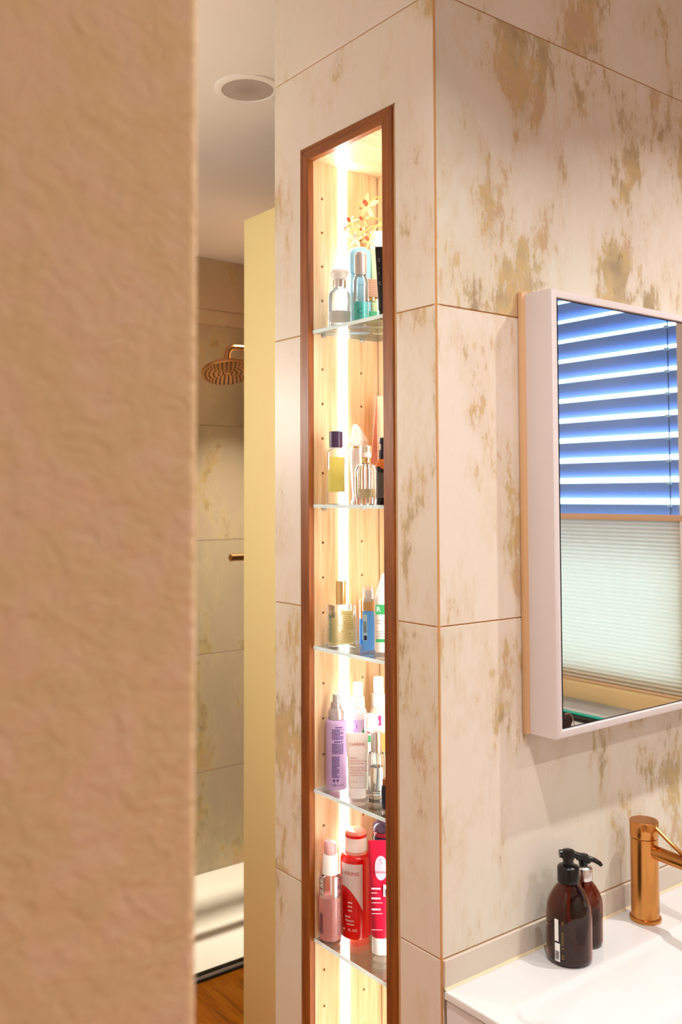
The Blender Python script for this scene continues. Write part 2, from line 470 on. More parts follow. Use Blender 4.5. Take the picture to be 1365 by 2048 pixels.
# near wall on the left with a rounded plaster edge
bm = bmesh.new()
prof = [(-2.0, -.66)]
rr = .007
for k in range(7):
    a = -PI / 2 + PI / 2 * k / 6
    prof.append((-.7965 - rr + rr * math.cos(a), -.66 + rr + rr * math.sin(a)))
prof += [(-.7965, -.56), (-2.0, -.56)]
lo = [bm.verts.new((a, b, 0)) for a, b in prof]; hi = [bm.verts.new((a, b, CEIL)) for a, b in prof]
n = len(prof); bm.faces.new(lo); bm.faces.new(hi)
for i in range(n): bm.faces.new((lo[i], lo[(i + 1) % n], hi[(i + 1) % n], hi[i]))
struct(finish('wall_left', bm, PLASTER, None, 30))
struct(box('wall_corridor', (-.95, -.85, -.56, 2.52, 0, CEIL), WHITE))
struct(box('wall_rear', (-2.0, 2.0, -2.3, -2.2, 0, CEIL), M('rear_wall_paint', '#ebe6df', .8)))
struct(box('wall_side', (-2.1, -2.0, -2.2, -.56, 0, CEIL), MATS['rear_wall_paint']))
# yellow divider
struct(box('wall_divider', (.4515, .53, PW, 1.267, 0, 2.432), YELLOW, bevel=.002))

# --- shower
ws = bpy.data.objects.new('wall_shower', None); C.objects.link(ws); struct(ws)
box('grout_bed', (-.85, 1.45, 2.502, 2.54, 0, CEIL), M('shower_grout', '#8f7b62', .8), ws)
SHT = tile_material('worn_shaded_tile', lin('#bba88c'), lin('#bea78e'), lin('#b0a085'), .0, 7.0)  # same tile as the pillar, darkened to put the shower's dimness into colour
for xa, xb in ((-.84, .238), (.24, 1.30)):
    zz = [0.0, ZJ[4] + .02, ZJ[3] + .02, ZJ[2] + .01, ZJ[1] + .01, ZJ[0] + .02, CEIL]
    for a, b in zip(zz, zz[1:]):
        prism('tile', [(xa, a + .0012), (xb, a + .0012), (xb, b - .0012), (xa, b - .0012)], 1, 2.5, 2.512, SHT, ws, bevel=.0006)
struct(box('wall_shower_side', (1.30, 1.45, .45, 2.502, 0, CEIL), SHT))
st_ = thing('shower_tray', 'pale stone shower floor behind the glass screen, lit from above', 'shower tray', (0, 0, 0))
box('tray_slab', (-.84, 1.298, 1.752, 2.498, -.012, .012), M('pale_stone', '#e6e0d6', .45), st_, bevel=.002)
box('edge_profile', (-.84, 1.298, 1.743, 1.751, -.012, .004), M('dark_profile', '#2c302c', .35), st_)
sg = thing('glass_screen', 'clear glass shower screen standing on the dark edge profile', 'shower screen')
box('pane', (.05, 1.296, 1.7575, 1.7655, .0135, 2.215), SCREEN, sg)
box('bottom_seal', (.05, 1.296, 1.7555, 1.7675, .0125, .0205), M('seal_grey', '#4a4f48', .5), sg)

sh = thing('rain_shower', 'copper rain shower head on a bent wall arm', 'shower head', (.862, 2.03, 2.10))
hd = loft('head', R((-.010, .094), (-.008, .100), (.002, .100), (.006, .094), (.012, .03), (.024, .016)), COPPER2, sh, n=36)
hd.rotation_euler = (math.radians(-20), math.radians(7), 0)
bm = bmesh.new()
for ring, cnt in ((.018, 8), (.036, 14), (.054, 20), (.072, 26), (.087, 32)):
    for i in range(cnt):
        a = 2 * PI * i / cnt
        bmesh.ops.create_cone(bm, cap_ends=True, segments=6, radius1=.0022, radius2=.0026, depth=.004, matrix=Matrix.Translation((ring * math.cos(a), ring * math.sin(a), -.0118)))
nz = finish('nozzles', bm, M('grey_rubber', '#4a3c36', .6), hd); nz['kind'] = 'stuff'
tube('arm', [(0, 0, .016), (0, 0, .045)] + bez((0, 0, .05), (0, 0, .088), (.012, 0, .095), (.05, 0, .095), 8) + [(.2, 0, .095), (.432, 0, .095)], .0115, COPPER2, sh, n=14)
loft('wall_rose', R((0, .03), (.006, .03), (.008, .026)), COPPER2, sh).matrix_local = Matrix.Translation((.436, 0, .095)) @ Matrix.Rotation(-PI / 2, 4, 'Y')
sv = thing('shower_valve', 'copper valve stem sticking out below the rain shower', 'shower valve', (.858, 2.0, 1.386))
tube('stem', [(.0, 0, 0), (.004, 0, 0), (.43, 0, -.0)], .0135, COPPER2, sv, n=18)
tube('rose', [(.425, 0, 0), (.441, 0, 0)], .03, COPPER2, sv, n=24)

# --- ceiling speaker
sp = thing('ceiling_speaker', 'round white ceiling speaker with perforated grille', 'speaker', (.262, .95, CEIL))
bm = bmesh.new()
prof = [(.086, 0), (.086, -.003), (.080, -.006), (.0675, -.0055), (.066, -.003), (.066, 0)]
N = 48
rings = [[bm.verts.new((r * math.cos(2 * PI * i / N), r * math.sin(2 * PI * i / N), z)) for i in range(N)] for r, z in prof]
for a, b in zip(rings, rings[1:] + rings[:1]):
    for i in range(N): bm.faces.new((a[i], a[(i + 1) % N], b[(i + 1) % N], b[i]))
finish('bezel', bm, M('speaker_white', '#f0ebe7', .5), sp, 40)
GR = M('speaker_grille', '#b5a69f', .55); t = NT(GR)
tc = t.n('ShaderNodeTexCoord'); vx = t.n('ShaderNodeTexVoronoi'); vx.inputs['Scale'].default_value = 420; vx.inputs['Randomness'].default_value = 0.0
t.l(tc, 'Object', vx, 'Vector'); rp = t.ramp(vx, 'Distance', [(.30, lin('#453b38')), (.44, lin('#b5a8a2'))]); t.l(rp, 0, t.b, 'Base Color')
loft('grille', R((-.0042, .001), (-.0040, .03), (-.0034, .0665), (-.001, .0665)), GR, sp, n=48)

# --- downlight fixtures round the lamps
DL = M('downlight_lens', '#fff6e8', .4, emit='#ffe6c4', estr=6.0)
words = ['over the near end of the washbasin corner', 'over the middle of the washbasin', 'added as fill behind the camera on the corridor side', 'added as fill behind the camera on the window side', 'inside the shower']
for (lx, ly, le, lsp), wd in zip(LAMP_POS, words):
    dl = thing('ceiling_downlight', 'small white recessed ceiling downlight ' + wd, 'downlight', (lx, ly, CEIL), 0, 'recessed downlights')
    bm = bmesh.new(); prof = [(.044, 0), (.044, -.003), (.036, -.004), (.032, 0)]
    rings = [[bm.verts.new((r * math.cos(2 * PI * i / 28), r * math.sin(2 * PI * i / 28), z)) for i in range(28)] for r, z in prof]
    for a, b in zip(rings, rings[1:] + rings[:1]):
        for i in range(28): bm.faces.new((a[i], a[(i + 1) % 28], b[(i + 1) % 28], b[i]))
    finish('bezel', bm, WHITE, dl, 40)
    loft('lens', R((-.002, .031), (-.0005, .031)), DL, dl, n=28)

gl_ = thing('fill_pendant', 'added unseen fill light in the corridor, shaped as an opal globe pendant', 'pendant lamp', FILL_GLOBE_POS)  # lamp body added around the unseen corridor fill light
loft('ceiling_rose', [(z_ + CEIL - FILL_GLOBE_POS[2], r_, r_) for z_, r_ in ((-.024, .045), (-.022, .050), (-.002, .050), (0, .045))], WHITE, gl_)
tube('cord', [(0, 0, .094), (0, 0, .3), (0, 0, CEIL - FILL_GLOBE_POS[2] - .023)], .003, BLACK, gl_, n=8)
bm = bmesh.new(); bmesh.ops.create_uvsphere(bm, u_segments=28, v_segments=18, radius=.094)
finish('fill_globe', bm, clear_glass('opal_glass', (.97, .97, .96, 1), .04, .3), gl_, 60)

# --- window wall with the window seen in the mirror
WX = 2.0
WY0, WY1, WZ0, WZ1 = -1.98, -.955, .895, 2.50
ww = struct(box('wall_window', (WX, WX + .22, -2.2, WY0, 0, CEIL), MATS['rear_wall_paint']))
box('wall_section', (WX, WX + .22, WY1, .445, 0, CEIL), MATS['rear_wall_paint'], ww)
box('wall_section', (WX, WX + .22, WY0, WY1, 0, WZ0 - .06), MATS['rear_wall_paint'], ww)
box('wall_section', (WX, WX + .22, WY0, WY1, WZ1, CEIL), MATS['rear_wall_paint'], ww)
wn = bpy.data.objects.new('window_1', None); C.objects.link(wn); struct(wn); wn.location = (WX, 0, 0)
WF = M('window_frame_paint', '#d8c3a6', .45)
box('window_frame', (.03, .10, WY0, WY0 + .05, WZ0, WZ1), WF, wn, .003); box('window_frame', (.03, .10, WY1 - .018, WY1, WZ0, WZ1), WF, wn, .003)
box('window_frame', (.03, .10, WY0 + .05, WY1 - .018, WZ0, WZ0 + .05), WF, wn, .003); box('window_frame', (.03, .10, WY0 + .05, WY1 - .018, WZ1 - .05, WZ1), WF, wn, .003)
box('pane', (.060, .066, WY0 + .05, WY1 - .018, WZ0 + .05, WZ1 - .05), SCREEN, wn)
box('window_sill', (-.035, .22, WY0, WY1 + .01, WZ0 - .06, WZ0 - .0), M('sill_beige', '#d9b982', .4), wn, .003)
vb = thing('venetian_blind', 'blue-grey outdoor slat blind with daylight between its tilted slats', 'blind', (WX + .15, 0, 0))
SL = M('slat_blue', '#8aa8dc', .38, .2)
prof = []
for k in range(9):
    s = -.5 + k / 8
    prof.append((s * .074, -.009 * (1 - (2 * s) ** 2)))
bm = bmesh.new()
tilt = math.radians(-55)
def sp_(u, v, y):   # inner edge low, outer edge high
    return (u * math.cos(tilt) - v * math.sin(tilt), y, u * math.sin(tilt) + v * math.cos(tilt))
top = [[bm.verts.new(sp_(u, v, y)) for u, v in prof] for y in (WY0 + .01, WY1 - .005)]
bot = [[bm.verts.new(sp_(u, v - .0012, y)) for u, v in prof] for y in (WY0 + .01, WY1 - .005)]
for k in range(8):
    bm.faces.new((top[0][k], top[0][k + 1], top[1][k + 1], top[1][k])); bm.faces.new((bot[0][k], bot[1][k], bot[1][k + 1], bot[0][k + 1]))
for k in (0, 8): bm.faces.new((top[0][k], top[1][k], bot[1][k], bot[0][k]))
s0 = finish('slat', bm, SL, vb, 60)
for i in range(13):
    o = s0 if i == 0 else s0.copy()
    if i: C.objects.link(o); o.parent = vb
    o.location = (0, 0, 1.4695 + .0835 * i)
for yy in (-1.063, -1.80):
    for dx in (-.034, .034):
        tube('ladder_cord', [(dx, yy, 1.46), (dx, yy, 2.49)], .0024, M('cord_navy', '#1a2c5a', .6), vb, n=6)
    for i in range(13): box('cord_clip', (-.046, -.037, yy - .009, yy + .009, 1.4695 + .0835 * i + .022, 1.4695 + .0835 * i + .031), M('clip_metal', '#cfe6ea', .3), vb)
pb = thing('pleated_blind', 'cream pleated blind covering the lower half of the window', 'blind', (WX, 0, 0))
bm = bmesh.new(); zs = []
z = .905; k = 0
while z < 1.536:
    zs.append((z, .006 if k % 2 else .020)); z += .0075; k += 1
va = [[bm.verts.new((x_, y_, z_)) for z_, x_ in zs] for y_ in (WY0 + .055, WY1 + .012)]
for i in range(len(zs) - 1): bm.faces.new((va[0][i], va[0][i + 1], va[1][i + 1], va[1][i]))
finish('pleated_fabric', bm, translucent('pleat_fabric', lin('#f0ebdc'), lin('#fbf3df'), .55), pb, norm=False)
box('top_rail', (-.002, .026, WY0 + .052, WY1 + .014, 1.525, 1.548), M('rail_beige', '#d9b48e', .4), pb, .003)
box('bottom_rail', (.002, .024, WY0 + .052, WY1 + .014, .896, .905), MATS['rail_beige'], pb, .002)
lg = tag(box('tiled_ledge', (1.72, 1.999, -2.19, -.90, 0, .775), M('ledge_white', '#e6ded6', .35), bevel=.004), 'white ledge below the window, seen low in the mirror', 'ledge')
ty = thing('glass_strip', 'long black strip with teal glass top lying on the white ledge', 'tray', (1.90, -1.56, .7755))
box('strip_body', (-.030, .030, -.40, .36, 0, .014), BLACK, ty, .002)
box('strip_top', (.008, .030, -.40, .36, .0142, .020), M('teal_glass', '#35c3a8', .08), ty, .002)

# ================================================================== NICHE
NY0, NY1, ND, NZ0, NZ1 = .1243, .3320, .1640, .430, 2.2412
nc = thing('niche_cabinet', 'tall narrow wall niche with brown wood frame and light oak lining', 'niche')
fx0, fx1 = -.0025, .009
oy0, oy1, oz0, oz1 = .0990, .3568, .4200, 2.2660
def stile(poly): return prism('frame_strip', poly, 0, fx0, fx1, OAKDARK, nc, bevel=.0005)
stile([(oy1, oz0), (oy1, oz1), (NY1, NZ1), (NY1, oz0 + .025)])
stile([(oy0, oz0), (oy0, oz1), (NY0, NZ1), (NY0, oz0 + .025)])
OAKDARKY = wood_material('stained_oak_rail', lin('#502203'), lin('#834206'), lin('#9c5808'), 'Y', .42)
o = stile([(oy0 + .0004, oz1), (oy1 - .0004, oz1), (NY1 - .0004, NZ1), (NY0 + .0004, NZ1)]); o.data.materials[0] = OAKDARKY
o = stile([(oy0 + .0004, oz0), (oy1 - .0004, oz0), (NY1 - .0004, oz0 + .025), (NY0 + .0004, oz0 + .025)]); o.data.materials[0] = OAKDARKY
# side panels with drilled shelf-pin holes
HOLES = [2.1744 - .0641 * k for k in range(26)]
def side(ya, yb, face):
    bm = bmesh.new(); add_box(bm, .0095, ND + .012, ya, yb, NZ0, NZ1 + .010)
    bmesh.ops.recalc_face_normals(bm, faces=bm.faces)
    me = bpy.data.meshes.new('side_panel'); bm.to_mesh(me); bm.free()
    o = link('side_panel', me, OAK, nc)
    bm = bmesh.new()
    for z in HOLES:
        for hx in (.0297, .1228):
            bmesh.ops.create_cone(bm, cap_ends=True, segments=14, radius1=.0026, radius2=.0026, depth=.012, matrix=Matrix.Translation((hx, face, z)) @ Matrix.Rotation(PI / 2, 4, 'X'))
    bmesh.ops.recalc_face_normals(bm, faces=bm.faces)
    mc = bpy.data.meshes.new('cut'); bm.to_mesh(mc); bm.free()
    oc = bpy.data.objects.new('cut', mc); C.objects.link(oc)
    md = o.modifiers.new('b', 'BOOLEAN'); md.operation = 'DIFFERENCE'; md.object = oc; md.solver = 'EXACT'
    dg = bpy.context.evaluated_depsgraph_get()
    nm = bpy.data.meshes.new_from_object(o.evaluated_get(dg)); o.modifiers.clear(); o.data = nm; nm.name = 'side_panel'
    if not nm.materials: nm.materials.append(OAK)
    bpy.data.objects.remove(oc)
    return o
side(NY1, NY1 + .0075, NY1); side(NY0 - .006, NY0, NY0)
box('back_panel', (ND, ND + .012, NY0, NY1 - .0032, NZ0, NZ1 + .01), OAK, nc)
OAKX = wood_material('light_oak_top', lin('#bd9567'), lin('#d8b88e'), lin('#e3c9a4'), 'X', .5)
box('top_panel', (.0095, ND + .012, NY0, NY1, NZ1, NZ1 + .010), OAKX, nc)
box('bottom_panel', (.0095, ND + .012, NY0, NY1, NZ0 - .010, NZ0), OAKX, nc)
ledp = box('led_strip', (.0682, .0880, NY1 - .0012, NY1 + .001, NZ0 + .002, NZ1 - .002), LED, nc); ledp['label'] = 'glowing white light strip'
box('led_strip', (.0682, .0880, NY0 - .001, NY0 + .0012, NZ0 + .002, NZ1 - .002), LED, nc)['label'] = 'glowing white light strip on the near side panel'
SH = [1.924, 1.604, 1.347, 1.091, .827]
names = ['topmost glass shelf, holding the orchid and white bottles', 'second glass shelf from the top, holding the purple-capped bottle', 'middle glass shelf, holding the gold-capped and blue bottles', 'fourth glass shelf from the top, holding the lilac spray bottle', 'lowest glass shelf, holding the pink and red bottles']
for z, nm in zip(SH, names):
    s = thing('glass_shelf', nm, 'shelf', (0, 0, z), 0, 'glass shelves in the niche')
    box('glass_plate', (.0072, .1615, NY0 + .002, NY1 - .0022, -.006, 0), GLASSTHIN, s)
    box('polished_edge', (.0056, .0070, NY0 + .002, NY1 - .0022, -.006, 0), EDGE, s)
    box('side_edge', (.0072, .1615, NY1 - .0020, NY1 - .0010, -.006, 0), EDGE, s)
    for hx in (.0297, .1228):
        for yy, sg_ in ((NY1, -1), (NY0, 1)):
            pz = min(HOLES, key=lambda h: abs(h - (z - .0085)))
            tube('shelf_pin', [(hx, yy, z - .0088), (hx, yy + sg_ * .010, z - .0088)], .0025, M('clear_pin', '#e9eef0', .15, trans=.5), nc, n=8)

# ================================================================== ITEMS IN THE NICHE
FR = -39.8      # local -Y faces the camera
def col(name, c, rough=.3, **k): return M(name, c, rough, **k)

# ---- shelf 1
z = SH[0]
o = thing('cosmetic_bottle', 'round clear bottle with white knob cap and silver collar, top shelf', 'bottle', (.0300, .2800, z), FR)
out = R((0, .0175), (.001, .0195), (.004, .0208), (.056, .0208), (.064, .0195), (.069, .0150), (.0725, .0115))
loft('body', hollow(out, .0016, .006), GLASS, o)
loft('contents', R((.0065, .016), (.008, .0188), (.029, .0188), (.0292, .018)), translucent('milk_liquid', lin('#f3efe9'), lin('#f3efe9'), .5), o)
loft('collar', R((.0725, .0122), (.074, .0126), (.0865, .0126), (.0875, .0118)), SILVER, o)
loft('cap', R((.0876, .0105), (.091, .0125), (.096, .0158), (.1005, .0162), (.1045, .0145), (.1066, .009)), PLW, o)

o = thing('lotion_bottle', 'tall pale blue bottle with rounded top behind the serum dropper', 'bottle', (.0960, .3020, z), FR)
loft('body', [(0, .019, .014, 2.3), (.002, .021, .016, 2.3), (.110, .021, .016, 2.3), (.1115, .020, .0152, 2.3)], col('pale_blue_plastic', '#8fc4de', .35), o)
loft('cap', [(.1120, .0202, .0154, 2.3), (.1135, .021, .016, 2.3), (.150, .021, .016, 2.3), (.157, .0192, .0145, 2.3), (.1615, .014, .010, 2.3), (.163, .006, .004, 2.3)], MATS['pale_blue_plastic'], o)
patchmesh(o, 'printed_band', [(-.014, .012, 0, .002), (-.010, .008, -.02, -.019)], col('teal_ink', '#4a86a0'), None, 0, .0163, .108)

o = thing('serum_bottle', 'slim serum bottle with grey metal cap and turquoise liquid', 'bottle', (.0420, .2345, z), FR)
out = R((0, .0122), (.0015, .0138), (.078, .0138), (.084, .0125), (.0885, .0100))
loft('body', hollow(out, .0012, .003), GLASS, o)
loft('contents', R((.0034, .0118), (.0045, .0122), (.040, .0122), (.0402, .0118)), translucent('turquoise_liquid', lin('#7fdcd2'), lin('#7fdcd2'), .5), o)
loft('cap', R((.0886, .0100), (.0890, .0106), (.126, .0106), (.127, .0098), (.1272, .0078), (.1305, .0076), (.1313, .0066)), col('grey_cap_metal', (.55, .50, .47), .3, metal=.85), o)
text(o, 'C', .014, .022, col('teal_print', '#1f7a74'), .0139, -4)
print_lines(o, -.010, .010, .0065, 1, .002, .0014, MATS['teal_print'], .0139)

o = thing('perfume_bottle', 'small green-tinted perfume bottle with square brown cap', 'perfume', (.0800, .2476, z), FR + 12)
out = rounded(0, .050, .0160, .0095, 6, .0015)
loft('body', hollow(out, .0022, .006), GLASS, o)
loft('contents', [(.0065, .0130, .0068, 6), (.030, .0130, .0068, 6)], translucent('green_liquid', lin('#6fd6ac'), lin('#6fd6ac'), .5), o)
loft('collar', R((.0502, .0070), (.0555, .0070)), GOLD, o)
loft('cap', rounded(.0557, .0887, .0122, .0095, 7, .001), col('brown_cap', '#9c7458', .5), o)
print_lines(o, -.011, .011, .086, 9, .0033, .0007, col('brown_line', '#6b4a35', .5), None, 0, .0096, 'cap_groove')

o = thing('cream_tube', 'flat white and lime-green tube standing behind the black tube', 'tube', (.1290, .2830, z), FR)
loft('body', [(0, .015, .011), (.002, .016, .012), (.10, .0165, .010), (.150, .0172, .006), (.186, .0176, .0014), (.1955, .0176, .0012)], col('lime_white_plastic', '#dfe8b4', .4), o)
loft('crimp', [(.160, .01765, .0049), (.186, .0178, .0016), (.1956, .0178, .0014)], PLW, o)
print_lines(o, -.010, .004, .100, 1, .003, .003, col('grey_green_ink', '#7d8a66'), None, 0, .0125)

o = thing('cosmetic_tube', 'black squeeze tube at the right end of the top shelf', 'tube', (.0400, .1680, z), FR)
BT = col('black_tube', '#121114', .3)
loft('body', [(.016, .0105, .0105), (.03, .0110, .0105), (.08, .0135, .0070), (.118, .0155, .0014), (.1263, .0156, .0012)], BT, o)
loft('cap', rounded(0, .0158, .0092, .0092, 2, .001), BT, o)
text(o, 'C', .007, .060, col('pale_ink', '#b8b2ac'), None, -.008, .0105)
print_lines(o, -.0100, -.0085, .104, 14, .0024, .0014, MATS['pale_ink'], None, 0, .0092)

# orchid
o = thing('orchid', 'artificial cream orchid with red-lipped flowers arching over the top shelf', 'flower', (.1330, .1900, z), 0)
loft('pot', R((0, .020), (.002, .0215), (.045, .0255), (.048, .0255), (.0485, .0225), (.040, .0215), (.0395, .002)), PLW, o)
STEM = col('stem_green', '#b5b56a', .5)
PET = translucent('orchid_petal', lin('#efdcae'), lin('#f2d290'), .4)
LIP = col('orchid_lip', '#c8501f', .5); LIPP = col('orchid_pink', '#e0a49a', .5)
stems = [
    [(0, 0, .04), (-.01, .03, .26), (-.040, .060, .262), (-.048, .078, .231)],
    [(0, 0, .04), (-.01, .02, .20), (-.035, .06, .23), (-.060, .118, .200)],
    [(0, 0, .04), (.0, .02, .17), (-.03, .035, .225), (-.062, .092, .172)],
    [(.0, .0, .04), (-.02, -.01, .19), (-.05, .02, .225), (-.073, .043, .158)],
]
for s in stems:
    tube('stem', bez(*s, n=18), .0016, STEM, o, n=6)
def petal(L, W, cup):
    bm = bmesh.new(); rows = []
    for i in range(7):
        t_ = i / 6; wd = W * (math.sin(PI * min(1, t_ * .93 + .05)) ** .8)
        rows.append([bm.verts.new((wd * s_, 0 + cup * (t_ ** 2) * L + abs(s_) * .12 * wd, L * t_)) for s_ in (-1, -.5, 0, .5, 1)])
    for a, b in zip(rows, rows[1:]):
        for i in range(4): bm.faces.new((a[i], a[i + 1], b[i + 1], b[i]))
    me = bpy.data.meshes.new('petal'); bm.to_mesh(me); bm.free()
    for p_ in me.polygons: p_.use_smooth = True
    me.materials.append(PET); return me
PM = petal(.021, .0052, .55)
bm = bmesh.new(); add_loft(bm, [(0, .001, .001), (.003, .0036, .003), (.009, .0046, .0032), (.013, .002, .0015)], 10)
bmesh.ops.recalc_face_normals(bm, faces=bm.faces)
LM = bpy.data.meshes.new('lip'); bm.to_mesh(LM); bm.free(); LM.materials.append(LIP)
LM2 = LM.copy(); LM2.materials.clear(); LM2.materials.append(LIPP)
# flower centres relative to the pot, on or beside stem ends
flowers = [((-.048, .078, .231), 1.15, LM, 20), ((-.053, .082, .205), .7, LM, 70), ((-.058, .114, .207), .8, LM, 150), ((-.063, .1245, .1927), .75, LM2, 200), ((-.063, .0935, .1706), .8, LM2, 110), ((-.073, .043, .154), .8, LM, 160), ((-.058, .083, .184), .6, LM, 320)]
for (c_, sc, lm, sd) in flowers:
    f_ = bpy.data.objects.new('flower_head', None); C.objects.link(f_); f_.parent = o; f_.empty_display_size = .01
    f_.location = c_; f_.scale = (sc,) * 3; f_.rotation_euler = (math.radians(-25 + (sd % 50)), math.radians((sd * 7) % 40 - 20), math.radians(FR + (sd % 70) - 35))
    for k in range(5):
        p_ = bpy.data.objects.new('petal', PM); C.objects.link(p_); p_.parent = f_; p_.rotation_euler = (math.radians(14), math.radians((0, 62, 150, 215, 300)[k] + sd % 20), 0); p_.scale = (1.0 if k in (1, 4) else .75, 1, (1.1, .9, .85, .85, .9)[k])
    l_ = bpy.data.objects.new('lip', lm); C.objects.link(l_); l_.parent = f_; l_.location = (0, -.003, -.001); l_.rotation_euler = (math.radians(lsp), 0, 0)

# ---- shelf 2
z = SH[1]
o = thing('shower_oil_bottle', 'yellow glass bottle with dark purple cylindrical cap', 'bottle', (.0300, .2920, z), FR + 8)
out = [(0, .0155, .0115, 5), (.0015, .0168, .013, 5), (.092, .0168, .013, 5), (.0975, .0155, .012, 5), (.1005, .011, .0105, 3)]
loft('body', hollow(out, .0012, .022), GLASS, o)
loft('contents', [(.0225, .0150, .0112, 5), (.086, .0150, .0112, 5)], translucent('yellow_liquid', lin('#fbf3b0'), lin('#fcf2a8'), .65), o)
loft('collar', R((.1006, .0108), (.1030, .0108)), PLW, o)
loft('cap', R((.1032, .0118), (.1036, .0124), (.1315, .0124), (.1322, .0118)), col('dark_purple', '#3f2748', .35), o)

o = thing('perfume_bottle', 'tall perfume bottle with sculpted white cap, behind the clear fluted one', 'perfume', (.0920, .3030, z), FR)
out = [(0, .0135, .0135), (.003, .0155, .0155), (.006, .0140, .0140), (.010, .0118, .0118), (.040, .0135, .0125), (.100, .0178, .0135), (.1040, .0150, .0120)]
loft('body', hollow(out, .0014, .010), FROST, o)
loft('contents', [(.0105, .0098, .0098), (.050, .0120, .0108)], translucent('amber_liquid', lin('#d99a3c'), lin('#d99a3c'), .5), o)
loft('collar', R((.1042, .0135), (.1075, .0135)), GOLD, o)
loft('cap', [(.1077, .0165, .010, 3), (.117, .0190, .012, 3), (.130, .0130, .010, 2.5, -.001), (.142, .008, .006, 2.5, -.004), (.1485, .003, .003, 2, -.006)], col('pearl_cap', '#e6e2de', .15, metal=.2), o, n=10, smooth=12)

o = thing('perfume_bottle', 'clear fluted perfume bottle with gold and silver cap', 'perfume', (.0450, .2266, z), FR)
bm = bmesh.new(); secs = [(0, .0160), (.0015, .0185), (.020, .0200), (.060, .0200), (.069, .0170), (.0735, .0090)]
full = [(a, b, 0) for a, b in secs] + [(a, b - .0026, 1) for a, b in reversed(secs) if a > .01] + [(.012, .0165, 1)]
rings = []
for z_, r_, inn in full:
    rings.append([bm.verts.new(((r_ + (0 if inn else .0009 * (1 if i % 2 else -1))) * math.cos(2 * PI * i / 32), (r_ + (0 if inn else .0009 * (1 if i % 2 else -1))) * math.sin(2 * PI * i / 32), z_)) for i in range(32)])
bm.faces.new(rings[0]); bm.faces.new(rings[-1])
for a, b in zip(rings, rings[1:]):
    for i in range(32): bm.faces.new((a[i], a[(i + 1) % 32], b[(i + 1) % 32], b[i]))
finish('body', bm, CRYSTAL, o, 30)
loft('contents', R((.0124, .0155), (.028, .0166)), translucent('pale_gold_liquid', lin('#f3e2b8'), lin('#f3e2b8'), .5), o)
loft('collar', R((.0737, .0098), (.0825, .0098), (.083, .0092)), GOLD, o)
loft('cap_band', R((.0832, .0104), (.0918, .0104)), col('rose_metal', '#e8cfc2', .3, metal=.3), o)
loft('cap', R((.0919, .0100), (.0924, .0106), (.1030, .0106), (.1037, .0100)), col('champagne_metal', (.78, .70, .55), .25, metal=.9), o)

PINK = col('peach_card', '#dc9078', .55)
o = thing('cosmetic_carton', 'tall peach-pink carton leaning at the back of the second shelf', 'box', (.1320, .2880, z), FR)
b_ = loft('carton', rounded(0, .2035, .0125, .0085, 14, .0006), PINK, o, n=40); b_.rotation_euler = (0, math.radians(4), 0); b_.location = (-.010, 0, .0005)
for zz, x0, x1 in ((.163, -.011, .011), (.142, -.011, .010)):
    q_ = patchmesh(b_, 'printed_line', [(x0, x1, 0, .0006)], col('carton_ink', '#b06a58'), None, 0, .0087, zz)
print_lines(b_, -.006, .008, .156, 2, .006, .0015, MATS['carton_ink'], None, 0, .0087, seed=31)
print_lines(b_, -.009, .008, .126, 5, .0065, .0012, MATS['carton_ink'], None, 0, .0087)

o = thing('cosmetic_tube', 'peach-coloured squeeze tube beside the peach carton', 'tube', (.1000, .2340, z), FR)
loft('body', [(.020, .0150, .0130), (.06, .0155, .0125), (.14, .0165, .0085), (.186, .0172, .0016), (.196, .0172, .0013)], col('peach_plastic', '#e9b08f', .35), o)
loft('cap', rounded(0, .0198, .0140, .0125, 2, .001), col('peach_cap', '#e3a07c', .35), o)

o = thing('oil_bottle', 'dark brown bottle with black top and orange ribbon, second shelf', 'bottle', (.0400, .1725, z), FR)
loft('body', rounded(0, .066, .0130, .0130, 4, .002), col('dark_brown_glass', '#1d0f0a', .1), o)
loft('label', [(.012, .0132, .0132, 4), (.055, .0132, .0132, 4)], col('grey_label', '#55504e', .5), o)
loft('shoulder', R((.066, .0105), (.075, .0085), (.079, .0075)), MATS['dark_brown_glass'], o)
loft('ribbon', R((.060, .0128), (.064, .0142), (.069, .0138), (.0745, .0112), (.078, .0092)), col('orange_ribbon', '#d9741c', .6), o)
loft('pump', R((.079, .0075), (.084, .0082), (.094, .0082), (.095, .0060), (.104, .0060), (.106, .0085), (.114, .0080), (.1157, .0050)), col('plum_black', '#1e1526', .3), o)

# ---- shelf 3
z = SH[2]
o = thing('perfume_bottle', 'square clear perfume bottle with tall gold cap', 'perfume', (.0345, .2850, z), FR + 32)
out = rounded(0, .0770, .0225, .0165, 12, .0015)
loft('body', hollow(out, .0026, .007), GLASS, o, n=40)
loft('contents', [(.0074, .0193, .0133, 12), (.066, .0193, .0133, 12)], translucent('straw_liquid', lin('#f6ecc0'), lin('#f6ecc0'), .5), o, n=40)
loft('cap', R((.0772, .0090), (.0776, .0096), (.1195, .0096), (.1201, .0090)), GOLD, o)
IKG = col('gold_ink', '#a8842f')
side_ = bpy.data.objects.new('side_label', None)
pl = patchmesh(o, 'front_print', [(-.016, .016, 0, .0006)], IKG, None, 0, .0167, .066)
print_lines(o, -.017, .016, .062, 14, .0038, .0012, IKG, None, 0, .0167, seed=5)
bl = barcode(o, -.006, .006, 0, .05, col('green_ink', '#5f8270'), None, 0, 0, 0, horizontal=True)
for v in bl.data.vertices: v.co = (-.0227, v.co.x, v.co.z + .012)

